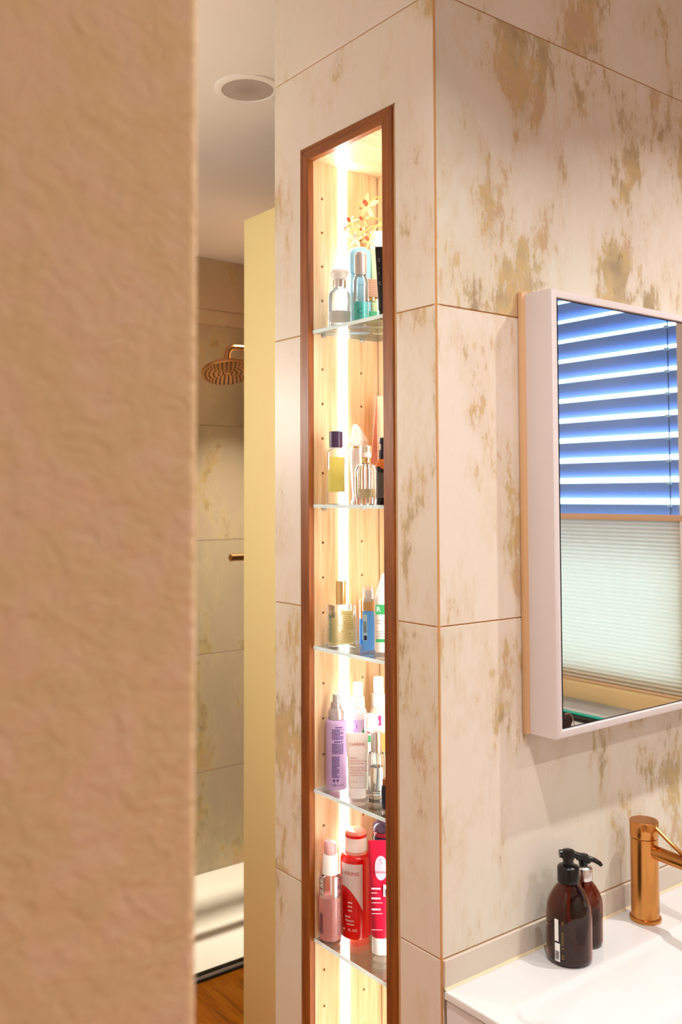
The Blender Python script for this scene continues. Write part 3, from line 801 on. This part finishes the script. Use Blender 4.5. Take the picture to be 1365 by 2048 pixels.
o = thing('spray_bottle', 'slim blue spray bottle with gold collar and clear cap', 'bottle', (.0640, .2437, z), FR)
BLUE = translucent('blue_bottle', lin('#8cc4ea'), lin('#84c2ee'), .5)
loft('body', R((0, .0092), (.0012, .0106), (.062, .0106), (.066, .0098), (.0680, .0085)), BLUE, o)
loft('collar', R((.0682, .0100), (.0688, .0106), (.0836, .0106), (.0842, .0100)), col('satin_gold', '#c9a06a', .35, metal=.4), o)
loft('nozzle', R((.0843, .0070), (.0900, .0070), (.0902, .0046), (.1035, .0046), (.1043, .0036)), PLW, o)
loft('cap', hollow(R((.0844, .0096), (.085, .0100), (.1070, .0094), (.1098, .0085)), .0008, .0848)[:4] + R((.1098, .0060)), col('clear_cap', (.97, .97, .97), .05, trans=.9), o)
patchmesh(o, 'label', [(-.0100, -.0010, 0, .046)], col('pale_blue_label', '#bfe0ee', .4), .0107, -8, 0, .016)
barcode(o, -.0090, -.0020, 0, .020, INK, .01075, -8, 0, .030, horizontal=True)
patchmesh(o, 'printed_square', [(-.0080, -.0015, 0, .008)], INK, .01078, -8, 0, .017)

o = thing('cosmetic_jar', 'wide blue bottle with broad gold cap behind the slim blue spray', 'jar', (.1080, .2900, z), FR)
loft('body', rounded(0, .0465, .0205, .0160, 5, .002), translucent('mid_blue_glass', lin('#5b9ad8'), lin('#4f95da'), .5), o)
loft('cap', rounded(.0470, .0808, .0205, .0160, 5, .001), col('copper_gold_cap', '#d9a877', .35, metal=.3), o)
patchmesh(o, 'label', [(-.016, .016, 0, .028)], col('sky_label', '#9cc8ea', .4), None, 0, .0163, .009)
print_lines(o, -.014, .013, .033, 8, .003, .0011, col('blue_ink', '#2c5c94'), None, 0, .0165)

o = thing('lotion_bottle', 'white bottle with tapered top and green marks, middle shelf', 'bottle', (.0700, .2060, z), FR)
loft('body', [(0, .0165, .012, 3), (.003, .0185, .0135, 3), (.090, .0185, .0135, 3), (.0945, .0178, .013, 3)], col('warm_white_plastic', '#efe6dc', .35), o)
loft('cap', [(.0948, .0176, .0128, 3), (.115, .0110, .0090, 2.5), (.1345, .0050, .0045), (.136, .0035, .003)], PLW, o)
GRN = col('logo_green', '#2f8f52', .4)
patchmesh(o, 'green_logo', [(-.0165, .010, 0, .017)], GRN, None, 0, .0137, .066)
text(o, 'R', .013, .0745, PLW, None, -.0115, .0139)
patchmesh(o, 'green_band', [(-.0165, .016, 0, .0055)], GRN, None, 0, .0137, .018)
print_lines(o, -.0165, .012, .056, 2, .005, .0012, col('grey_ink', '#8a8078'), None, 0, .0137)
print_lines(o, -.0165, .012, .037, 3, .004, .0012, MATS['grey_ink'], None, 0, .0137, seed=9)

# ---- shelf 4
z = SH[3]
o = thing('hair_spray_bottle', 'lilac spray bottle with silver nozzle and dark printed lines', 'bottle', (.0430, .3110, z), FR)
LIL = col('lilac_plastic', '#c2a6d2', .35)
loft('body', R((0, .0165), (.0008, .0182), (.003, .0192), (.118, .0192), (.1222, .0182), (.1237, .0165)), LIL, o)
SAT = col('satin_silver', '#b9b5b5', .35, metal=.5)
loft('collar', R((.1238, .0138), (.1242, .0145), (.1375, .0145), (.141, .0125), (.1445, .0112)), SAT, o)
loft('nozzle', R((.1446, .0100), (.1545, .0096), (.1548, .0066), (.1670, .0064), (.1681, .0056)), SAT, o)
VIO = col('violet_ink', '#4b3a78')
print_lines(o, -.004, .010, .1135, 1, .003, .0024, VIO, .0193, 8, seed=32)
print_lines(o, -.0105, .012, .1090, 8, .0024, .0015, VIO, .0193, 8, seed=3)
print_lines(o, -.006, .010, .0880, 1, .003, .0024, VIO, .0193, 8, seed=33)
print_lines(o, -.0105, .012, .0835, 8, .0024, .0015, VIO, .0193, 8, seed=6)
print_lines(o, -.0105, .004, .0610, 16, .0024, .0016, VIO, .0193, 8, seed=7)
patchmesh(o, 'recycling_mark', [(-.0085, -.0045, 0, .005), (-.002, .0018, .001, .005)], VIO, .0193, 8, 0, .0155)
text(o, '150 ml e', .0066, .0098, col('black_ink', '#1c1820'), .0193, 8)

o = thing('hand_cream_tube', 'white hand cream tube with red lettering standing on its cap', 'tube', (.0400, .2478, z), FR)
loft('cap', rounded(0, .0185, .0158, .0120, 2.2, .0015), col('pearl_white', '#eee7e2', .25), o)
loft('body', [(.0190, .0158, .0118, 2.2), (.0200, .0163, .0122, 2.2), (.045, .0170, .0110, 2.2), (.085, .0188, .0065, 2.2), (.104, .0199, .0016, 2.2), (.1110, .0200, .0013, 2.2)], col('white_tube', '#f2ece8', .35), o)
RED = col('red_ink', '#cf5a50')
def tube_d(zz):     # how far the tube front bulges at height zz
    for (za, da), (zb, db) in zip(((.02, .0124), (.045, .0112), (.085, .0067), (.104, .0018)), ((.045, .0112), (.085, .0067), (.104, .0018), (.111, .0015))):
        if za <= zz <= zb: return da + (db - da) * (zz - za) / (zb - za) + .0003
    return .0125
text(o, 'CLARINS', .0070, .0930, RED, None, -.001, tube_d(.090), sx=1.0)
for s_, zz, sz in (('Crème', .0700, .0042), ('Jeunesse des Mains', .0655, .0038), ('Adoucit, protège', .0612, .0036), ('Hand and Nail', .0540, .0044), ('Treatment Cream', .0495, .0042), ('Softens hands', .0452, .0036), ('Strengthens nails', .0412, .0036)):
    text(o, s_, sz, zz, RED, None, -.0125, tube_d(zz - .003), align='LEFT')
text(o, 'e 30 ml   1 oz', .0038, .0300, col('grey_red_ink', '#b08078'), None, 0, tube_d(.028))

o = thing('perfume_bottle', 'clear cylindrical perfume bottle with silver cap, fourth shelf', 'perfume', (.0520, .2100, z), FR)
out = R((0, .0130), (.0012, .0146), (.078, .0146), (.083, .0130), (.0850, .0095))
loft('body', hollow(out, .0028, .012), CRYSTAL, o)
loft('contents', R((.0125, .0100), (.014, .0112), (.060, .0112)), col('clear_liquid', (.96, .96, .98), .02, trans=1.0), o)
tube('dip_tube', [(0, 0, .016), (.002, 0, .05), (0, 0, .084)], .0012, PLW, o, n=8)
loft('cap', R((.0852, .0090), (.0857, .0096), (.1180, .0096), (.1195, .0085)), SILVER, o)

o = thing('spray_bottle', 'white spray bottle with round purple badge behind the lilac one', 'bottle', (.0960, .3125, z), FR)
loft('body', R((0, .0150), (.002, .0166), (.128, .0166), (.135, .0140), (.1370, .0128)), col('cool_white_plastic', '#ece8f0', .3), o)
loft('collar', R((.1372, .0120), (.1380, .0130), (.1570, .0118), (.1578, .0108)), PLW, o)
loft('cap', R((.1580, .0090), (.1586, .0097), (.1810, .0090), (.1826, .0080)), PLW, o)
PUR = col('badge_purple', '#8d35b5', .4)
bm = bmesh.new(); bmesh.ops.create_circle(bm, cap_ends=True, segments=28, radius=.0095)
me = bpy.data.meshes.new('badge'); bm.to_mesh(me); bm.free(); wrap_pts(me, .0168, -38, .106, 0); link('badge', me, PUR, o)
text(o, 'ell', .0100, .1065, PLW, .0170, -30)
patchmesh(o, 'lilac_panel', [(-.010, .014, -.03, .012)], col('lilac_panel', '#cbb8dc', .4), .0167, 2, 0, .105)
patchmesh(o, 'green_leaf', [(.004, .008, -.022, -.006), (.0055, .0066, -.006, -.001)], GRN, .0170, 12, 0, .105)

o = thing('spray_bottle', 'white spray bottle with magenta patch and orange body at the back right', 'bottle', (.1300, .2940, z), FR)
loft('body', R((0, .0155), (.002, .0172), (.090, .0172), (.126, .0168), (.1340, .0140), (.1372, .0128)), col('peach_white_plastic', '#f0dcc6', .3), o)
loft('collar', R((.1374, .0125), (.1382, .0136), (.1605, .0126), (.1612, .0112)), PLW, o)
loft('cap', R((.1614, .0094), (.1620, .0103), (.1900, .0094), (.1918, .0082)), PLW, o)
patchmesh(o, 'magenta_patch', [(-.008, .008, 0, .018)], col('magenta', '#b0106e', .4), .0174, -12, 0, .106)
text(o, 'n', .014, .114, PLW, .0176, -8)
patchmesh(o, 'orange_band', [(-.012, .014, 0, .034)], col('orange_print', '#e9a05a', .4), .0173, -2, 0, .058)
bm = bmesh.new(); bmesh.ops.create_circle(bm, cap_ends=True, segments=24, radius=.0105)
me = bpy.data.meshes.new('green_dot'); bm.to_mesh(me); bm.free(); wrap_pts(me, .0174, 18, .058, 0); link('green_dot', me, GRN, o)

o = thing('lotion_bottle', 'white-capped green bottle with red ring behind the hand cream tube', 'bottle', (.0900, .2680, z), FR)
loft('body', R((0, .0115), (.002, .0125), (.096, .0125), (.1010, .0110)), col('milky_green_plastic', '#e4ecdf', .3), o)
patchmesh(o, 'green_leaf', [(-.008, .006, 0, .012)], GRN, .0127, -20, 0, .086)
loft('ring', R((.1012, .0118), (.1040, .0122)), col('red_ring', '#c2412c', .35), o)
loft('cap', R((.1042, .0122), (.105, .0128), (.130, .0124), (.1330, .0108)), PLW, o)

o = thing('roller_bottle', 'small navy bottle at the right end of the fourth shelf', 'bottle', (.0420, .1700, z), FR)
loft('body', R((0, .0085), (.0015, .0098), (.036, .0098), (.039, .0085)), col('navy_glass', '#10142e', .12), o)
loft('cap', R((.0392, .0078), (.040, .0085), (.0500, .0085), (.0508, .0078)), col('copper_cap', '#a0683c', .3, metal=.6), o)

# ---- shelf 5
z = SH[4]
o = thing('pump_bottle', 'clear pump bottle of pink lotion with white collar and pink pump', 'bottle', (.0272, .3093, z), FR)
out = R((0, .0185), (.0015, .0206), (.108, .0206), (.1135, .0185), (.1165, .0140))
loft('body', hollow(out, .0013, .0035), GLASS, o)
loft('contents', R((.0040, .0180), (.006, .0189), (.078, .0189), (.0782, .0185)), translucent('pink_lotion', lin('#f3c4be'), lin('#f3c4be'), .5), o)
tube('dip_tube', [(0, 0, .02), (.001, 0, .08), (0, 0, .116)], .0016, PLW, o, n=8)
loft('collar', R((.1167, .0142), (.1172, .0150), (.1500, .0136), (.1515, .0125)), PLW, o)
pc_ = loft('pump_cap', [(.1517, .0106, .0106), (.1525, .0112, .0112), (.166, .0112, .0112), (.1705, .0105, .0105, 2, -.0005), (.1735, .0078, .0078, 2, -.002)], col('pink_pump', '#eab4b4', .35), o)
patchmesh(o, 'holographic_label', [(.000, .013, 0, .034)], col('holo_silver', (.80, .78, .86), .18, metal=.9), .0207, 8, 0, .082)
text(o, 'B', .0095, .098, col('plum_ink', '#3f1d4a'), .0209, 48, align='CENTER')
patchmesh(o, 'info_label', [(-.0095, .0, 0, .036)], col('pale_green_label', '#cfd6c4', .5), .0207, -38, 0, .080)
for k_ in range(4): patchmesh(o, 'red_line', [(-.0090, -.0005, 0, .0020)], col('crimson_ink', '#b5272c'), .0209, -38, 0, .084 + .0095 * k_)
print_lines(o, -.0090, -.0005, .1145, 13, .0026, .0010, INK, .0209, -38, seed=11)
barcode(o, -.010, -.001, 0, .036, INK, .0208, -38, 0, .016, horizontal=True)
print_lines(o, .0, .004, .070, 16, .0036, .0013, col('rose_ink', '#a8606a'), .0208, 44, seed=12)

o = thing('body_lotion_bottle', 'large glossy red bottle with white cap and silver-white swoosh label', 'bottle', (.0773, .2985, z), FR)
REDP = col('glossy_red', '#cc0606', .15, coat=.15)
loft('body', R((0, .0245), (.0012, .0268), (.005, .0284), (.136, .0284), (.1415, .0272), (.1448, .0235), (.1455, .0200)), REDP, o, n=40)
loft('neck', R((.1456, .0200), (.1500, .0200)), col('pale_red', '#e8a294', .2), o)
loft('cap', R((.1502, .0190), (.1508, .0198), (.1750, .0198)), PLW, o, n=36)
loft('cap_ring', R((.1751, .0199), (.1800, .0199)), REDP, o, n=36)
loft('cap_top', R((.1801, .0198), (.1840, .0192), (.1862, .0170), (.1878, .010), (.1882, .002)), col('coral_top', '#e8836f', .3), o, n=36)
# swoosh label: silver-white sheet with a curved lower edge ending in a point on the right
bm = bmesh.new(); K = 26; xa, xb = -.032, .0125
rows = []
for i in range(K + 1):
    t_ = i / K; xx = xa + (xb - xa) * t_
    low = .092 - .040 * (t_ ** 1.8) + .006 * math.sin(PI * t_)
    rows.append((bm.verts.new((xx, low, 0)), bm.verts.new((xx, (low + .132) / 2, 0)), bm.verts.new((xx, .1335, 0))))
for a, b in zip(rows, rows[1:]):
    bm.faces.new((a[0], b[0], b[1], a[1])); bm.faces.new((a[1], b[1], b[2], a[2]))
me = bpy.data.meshes.new('swoosh_label'); bm.to_mesh(me); bm.free(); wrap_pts(me, .0284, 0, 0, 0); link('swoosh_label', me, col('silver_white_label', '#dfd6d6', .3, metal=.15), o)
text(o, 'CLARINS', .0098, .1165, col('label_red', '#b32a2a'), .0286, -30, sx=1.1)
WHI = col('white_ink', '#f5dcd8')
for s_, zz, sz in (('Expert', .0345, .0062), ('ml    FL. OZ.', .0180, .0058)):
    text(o, s_, sz, zz, WHI, .0286, -24)
print_lines(o, -.008, .012, .0285, 1, .003, .0014, WHI, .0286, -20, seed=13)
print_lines(o, -.004, .004, .0670, 3, .007, .0022, WHI, .0286, -22, seed=14)
print_lines(o, -.010, .004, .0420, 1, .003, .0022, WHI, .0286, -22, seed=15)

o = thing('shower_cream_tube', 'crimson tube with pale pink oval and white cap, standing upside down', 'tube', (.0700, .2190, z), FR)
loft('cap', rounded(0, .0290, .0175, .0150, 2.2, .002), PLW, o)
CRIM = col('crimson_tube', '#bd0f34', .28)
loft('body', [(.0292, .0178, .0150, 2.2), (.0310, .0190, .0160, 2.2), (.08, .0200, .0140, 2.2), (.140, .0218, .0085, 2.2), (.184, .0230, .0017, 2.2), (.1905, .0231, .0014, 2.2)], CRIM, o)
def td(zz):
    for (za, da), (zb, db) in zip(((.031, .0161), (.08, .0141), (.14, .0086), (.184, .0018)), ((.08, .0141), (.14, .0086), (.184, .0018), (.1905, .0016))):
        if za <= zz <= zb: return da + (db - da) * (zz - za) / (zb - za) + .0003
    return .0163
bm = bmesh.new()
ov = []
for i in range(24):
    a = 2 * PI * i / 24; xx = -.001 + .0105 * math.cos(a); zz = .146 + .020 * math.copysign(abs(math.sin(a)) ** .8, math.sin(a))
    ov.append(bm.verts.new((xx, -td(zz) - .0001, zz)))
cv = bm.verts.new((-.001, -td(.146) - .0006, .146))
for i in range(24): bm.faces.new((cv, ov[i], ov[(i + 1) % 24]))
finish('pink_oval', bm, col('pale_pink_print', '#eda7b6', .4), o)
text(o, 'WELEDA', .0052, .1395, col('weleda_red', '#9c1236'), None, -.001, td(.137) + .0008)
tube('emblem', [(-.001 + .0022 * math.sin(k_ * .9), -td(.152 + k_ * .0012) - .0006, .152 + k_ * .0012) for k_ in range(9)], .0004, col('emblem_ink', '#c04a66'), o, n=5)
ROSE = col('pale_rose_ink', '#f3c6cf')
for zz in (.114, .098, .080):
    print_lines(o, -.0175, -.002, zz, 1, .003, .0030, ROSE, None, 0, td(zz - .004) + .0003, seed=int(zz * 900))
for zz in (.106, .090, .072, .045):
    print_lines(o, -.0175, .001, zz, 1, .003, .0011, MATS['pale_rose_ink'], None, 0, td(zz - .004) + .0002, seed=int(zz * 1000))
patchmesh(o, 'white_sticker', [(.003, .014, 0, .020)], PLW, None, 0, td(.098) + .0008, .100)
barcode(o, .004, .013, 0, .012, INK, None, 0, td(.098) + .0010, .101)

o = thing('bath_bottle', 'dark plum bottle with a clear rounded lid behind the red ones', 'bottle', (.1290, .2790, z), FR)
loft('body', R((0, .020), (.003, .0222), (.166, .0222), (.172, .0214)), col('plum_black_glitter', '#241026', .15), o)
loft('band', R((.1722, .0210), (.178, .0214), (.1790, .0205)), col('dark_red_band', '#7a1420', .2), o)
loft('lid', hollow(R((.1792, .0200), (.181, .0218), (.188, .0215), (.194, .0180), (.1985, .0110), (.200, .003)), .0015, .1795)[:12], col('smoke_glass', (.25, .15, .25), .03, trans=.8), o)

# ================================================================== MIRROR CABINET
mc = thing('mirror_cabinet', 'white framed mirror cabinet hung above the washbasin', 'mirror cabinet', (.197, 0, 1.228))
CW, CH, CD = .80, .729, .0655
bm = bmesh.new()
prof = [(0, -.0015), (0, -CD + .004), (.0012, -CD + .0012), (.004, -CD), (.0125, -CD), (.0135, -CD + .001), (.0135, -CD + .0045), (.0135, -.0015)]
# frame as a swept profile round the rectangle: (inset, y)
corners = [(0, 0, 1, 1), (CW, 0, -1, 1), (CW, CH, -1, -1), (0, CH, 1, -1)]
rings = [[bm.verts.new((cx + sx * i, y, cz + sz * i)) for i, y in prof] for cx, cz, sx, sz in corners]
n = len(prof)
for a in range(4):
    A_, B_ = rings[a], rings[(a + 1) % 4]
    for i in range(n): bm.faces.new((A_[i], A_[(i + 1) % n], B_[(i + 1) % n], B_[i]))
finish('frame', bm, WLAC, mc, 40)
box('mirror_pane', (.0205, CW - .0175, -CD + .0040, -CD + .0075, .0158, CH - .0158), MIRROR, mc)
box('shadow_gasket', (.0137, CW - .0137, -CD + .0078, -CD + .012, .0137, CH - .0137), BLACK, mc)
box('back_panel', (-.0085, CW + .0085, -.0105, -.0012, .000, CH + .003), M('tan_backing', '#d6ac80', .5), mc, .0008)

# ================================================================== VANITY + BASIN
vn = thing('vanity_unit', 'white vanity cabinet under the washbasin', 'cabinet', (0, 0, 0))
VM = WLAC
box('side_panel', (.0035, .0215, -.462, -.006, .30, .8595), VM, vn, .0015)
box('side_panel', (.9755, .9935, -.462, -.006, .30, .8595), VM, vn, .0015)
box('bottom_panel', (.0217, .9753, -.462, -.006, .30, .318), VM, vn)
for za, zb in ((.320, .585), (.589, .8570)):
    d_ = box('drawer_front', (.0035, .9935, -.482, -.4635, za, zb), VM, vn, .0015)
bs = thing('washbasin', 'wide white ceramic washbasin with shallow bowl and flat rear deck', 'washbasin', (0, 0, .874))
bm = bmesh.new()
BX0, BX1, BY0, BY1 = .0012, .996, -.485, -.0046
bx0, bx1, by0, by1, br = .032, .965, -.455, -.100, .030
def sdf(x, y):
    cx, cy = (bx0 + bx1) / 2, (by0 + by1) / 2
    qx = abs(x - cx) - ((bx1 - bx0) / 2 - br); qy = abs(y - cy) - ((by1 - by0) / 2 - br)
    return math.hypot(max(qx, 0), max(qy, 0)) + min(max(qx, qy), 0) - br
def sm(a, b, x): x = max(0, min(1, (x - a) / (b - a))); return x * x * (3 - 2 * x)
NXg, NYg = 150, 90
def hz(x, y):
    d = -sdf(x, y)
    h = -.006 * sm(0, .010, d) - .020 * sm(.0, .13, d) - .075 * sm(.10, .17, d) 
    e = min(x - BX0, BX1 - x, y - BY0, BY1 - y)
    if e < .003: h -= .003 * (1 - math.sqrt(max(0, 1 - ((.003 - e) / .003) ** 2)))
    return h
xs = [BX0, BX0 + .0006, BX0 + .0015] + [BX0 + .003 + (BX1 - BX0 - .006) * i / NXg for i in range(NXg + 1)] + [BX1 - .0015, BX1 - .0006, BX1]
ys = [BY0, BY0 + .0006, BY0 + .0015] + [BY0 + .003 + (BY1 - BY0 - .006) * i / NYg for i in range(NYg + 1)] + [BY1 - .0015, BY1 - .0006, BY1]
V = [[bm.verts.new((x, y, hz(x, y))) for y in ys] for x in xs]
for i in range(len(xs) - 1):
    for j in range(len(ys) - 1): bm.faces.new((V[i][j], V[i + 1][j], V[i + 1][j + 1], V[i][j + 1]))
rim = [V[i][0] for i in range(len(xs))] + [V[-1][j] for j in range(1, len(ys))] + [V[i][-1] for i in range(len(xs) - 2, -1, -1)] + [V[0][j] for j in range(len(ys) - 2, 0, -1)]
low = [bm.verts.new((v.co.x, v.co.y, -.0118)) for v in rim]
nn = len(rim)
for i in range(nn): bm.faces.new((rim[i], low[i], low[(i + 1) % nn], rim[(i + 1) % nn]))
inn = [bm.verts.new((min(max(v.co.x, BX0 + .024), BX1 - .024), min(max(v.co.y, BY0 + .024), BY1 - .024), -.0118)) for v in low]
for i in range(nn):
    if (low[i].co - low[(i + 1) % nn].co).length > 1e-7:
        try: bm.faces.new((low[i], inn[i], inn[(i + 1) % nn], low[(i + 1) % nn]))
        except ValueError: pass
bmesh.ops.remove_doubles(bm, verts=bm.verts, dist=1e-6)
finish('bowl', bm, CERAM, bs, 50)
loft('drain', R((0, .022), (.003, .022), (.005, .018)), COPPER2, bs).location = (.498, -.28, -.1008)

# ================================================================== FAUCET
fc = thing('basin_faucet', 'copper single-lever basin faucet standing on the washbasin deck', 'faucet', (.4510, -.0493, .874))
loft('base_ring', R((0, .0262), (.0015, .0270), (.0055, .0270), (.007, .0250)), COPPER, fc, n=40)
loft('body', R((.0071, .0240), (.1420, .0236), (.1428, .0228)), COPPER, fc, n=40)
loft('handle_cap', R((.1440, .0240), (.1448, .0246), (.1705, .0246), (.1716, .0238)), COPPER, fc, n=40)
sp_o = tube('spout', [(0, -.018, .122), (0, -.05, .1205), (0, -.10, .1185), (0, -.150, .1165)], .0115, COPPER, fc, n=20)
tube('aerator', [(0, -.139, .1085), (0, -.139, .1020)], .0085, COPPER2, sp_o, n=16)
tube('lever', [(0, -.0235, .1640), (0, -.050, .1475), (0, -.085, .1275), (0, -.105, .1290)], .0034, COPPER, fc, n=12)

# ================================================================== SOAP BOTTLES
AMB = M('amber_glass', (.42, .13, .04), .02, 0, 1.0)
def soap(loc, label, rz, s, collar_mat, stem_h):
    o = thing('soap_bottle', label, 'soap dispenser', loc, rz, 'soap bottles by the basin')
    out = [(z_ * s, r_ * s, r_ * s) for z_, r_ in ((0, .0285), (.001, .0315), (.005, .0352), (.010, .0362), (.074, .0362), (.088, .0345), (.100, .0300), (.110, .0240), (.117, .0185), (.121, .0150), (.1225, .0140))]
    loft('body', hollow(out, .0018 * s, .005 * s), AMB, o, n=40)
    loft('soap', [(z_ * s, r_ * s, r_ * s) for z_, r_ in ((.0056, .030), (.009, .0335), (.060, .0337), (.0605, .033))], M('dark_soap', (.22, .08, .05), .05, 0, .85), o, n=36)
    tube('dip_tube', [(0, 0, .118 * s), (-.002, -.004, .07 * s), (.008, -.010, .012 * s)], .0030, M('orange_tube', '#d0702c', .4), o, n=10)
    loft('collar', [(z_ * s, r_ * s, r_ * s) for z_, r_ in ((.1228, .0168), (.1232, .0176), (.145, .0176), (.1475, .0160), (.150, .0110))], collar_mat, o, n=32)
    pu = bpy.data.objects.new('pump', None); C.objects.link(pu); pu.parent = o
    loft('stem', [(z_ * s, r_ * s, r_ * s) for z_, r_ in ((.1502, .0085), (.1505 + stem_h, .0085))], BLACK, pu, n=20)
    h0 = .1505 + stem_h
    tube('spout', [(-.014 * s, 0, (h0 + .006) * s), (-.010 * s, 0, (h0 + .006) * s), (.010 * s, 0, (h0 + .0045) * s), (.022 * s, 0, (h0 + .0015) * s), (.032 * s, 0, (h0 - .004) * s), (.0345 * s, 0, (h0 - .008) * s)], .0066 * s, BLACK, pu, n=12, taper=.0036 * s)
    loft('press_head', [((h0 - .002) * s, .0100 * s, .0095 * s), ((h0 + .004) * s, .0108 * s, .0098 * s), ((h0 + .0115) * s, .0100 * s, .0080 * s), ((h0 + .0128) * s, .0070 * s, .006 * s)], BLACK, pu, n=20)
    return o
s1 = soap((.2300, -.0575, .874), 'amber glass soap bottle with black pump, nearest the washbasin corner', -38, 1.0, BLACK, .010)
patchmesh(s1, 'paper_label', [(-.0035, .0035, 0, .034)], PLW, .0365, -46, 0, .040)
patchmesh(s1, 'paper_label', [(-.0045, .0045, 0, .028)], PLW, .0365, -44, 0, .009)
barcode(s1, -.0035, .0030, 0, .013, INK, .0367, -44, 0, .012, horizontal=True)
print_lines(s1, .006, .010, .072, 22, .0027, .0013, col('gold_print', '#8c7434'), .0365, -42, seed=21)
s2 = soap((.2960, -.0365, .874), 'smaller amber soap bottle with silver collar, half hidden behind the other one', -48, .845, SILVER, .008)

bsp = thing('dark_rounded_thing', 'small dark brown rounded thing on the white ledge, at the mirror corner', 'unidentified', (1.765, -1.285, .7755))  # unidentified dark shape low in the mirror, built as a rough ball
bm = bmesh.new(); bmesh.ops.create_icosphere(bm, subdivisions=3, radius=.026, matrix=Matrix.Translation((0, 0, .020)))
rnd = random.Random(3)
for v in bm.verts:
    k_ = 1 + rnd.uniform(-.09, .09); v.co = Vector((v.co.x * k_, v.co.y * k_, max(0, v.co.z * k_)))
finish('rounded_body', bm, M('dark_brown_matte', '#3a2420', .9), bsp, 60)
tube('hanging_loop', bez((.0, 0, .044), (.02, .01, .06), (.03, .015, .04), (.030, .02, .003)), .002, M('loop_cord', '#b98a7c', .7), bsp, n=6)
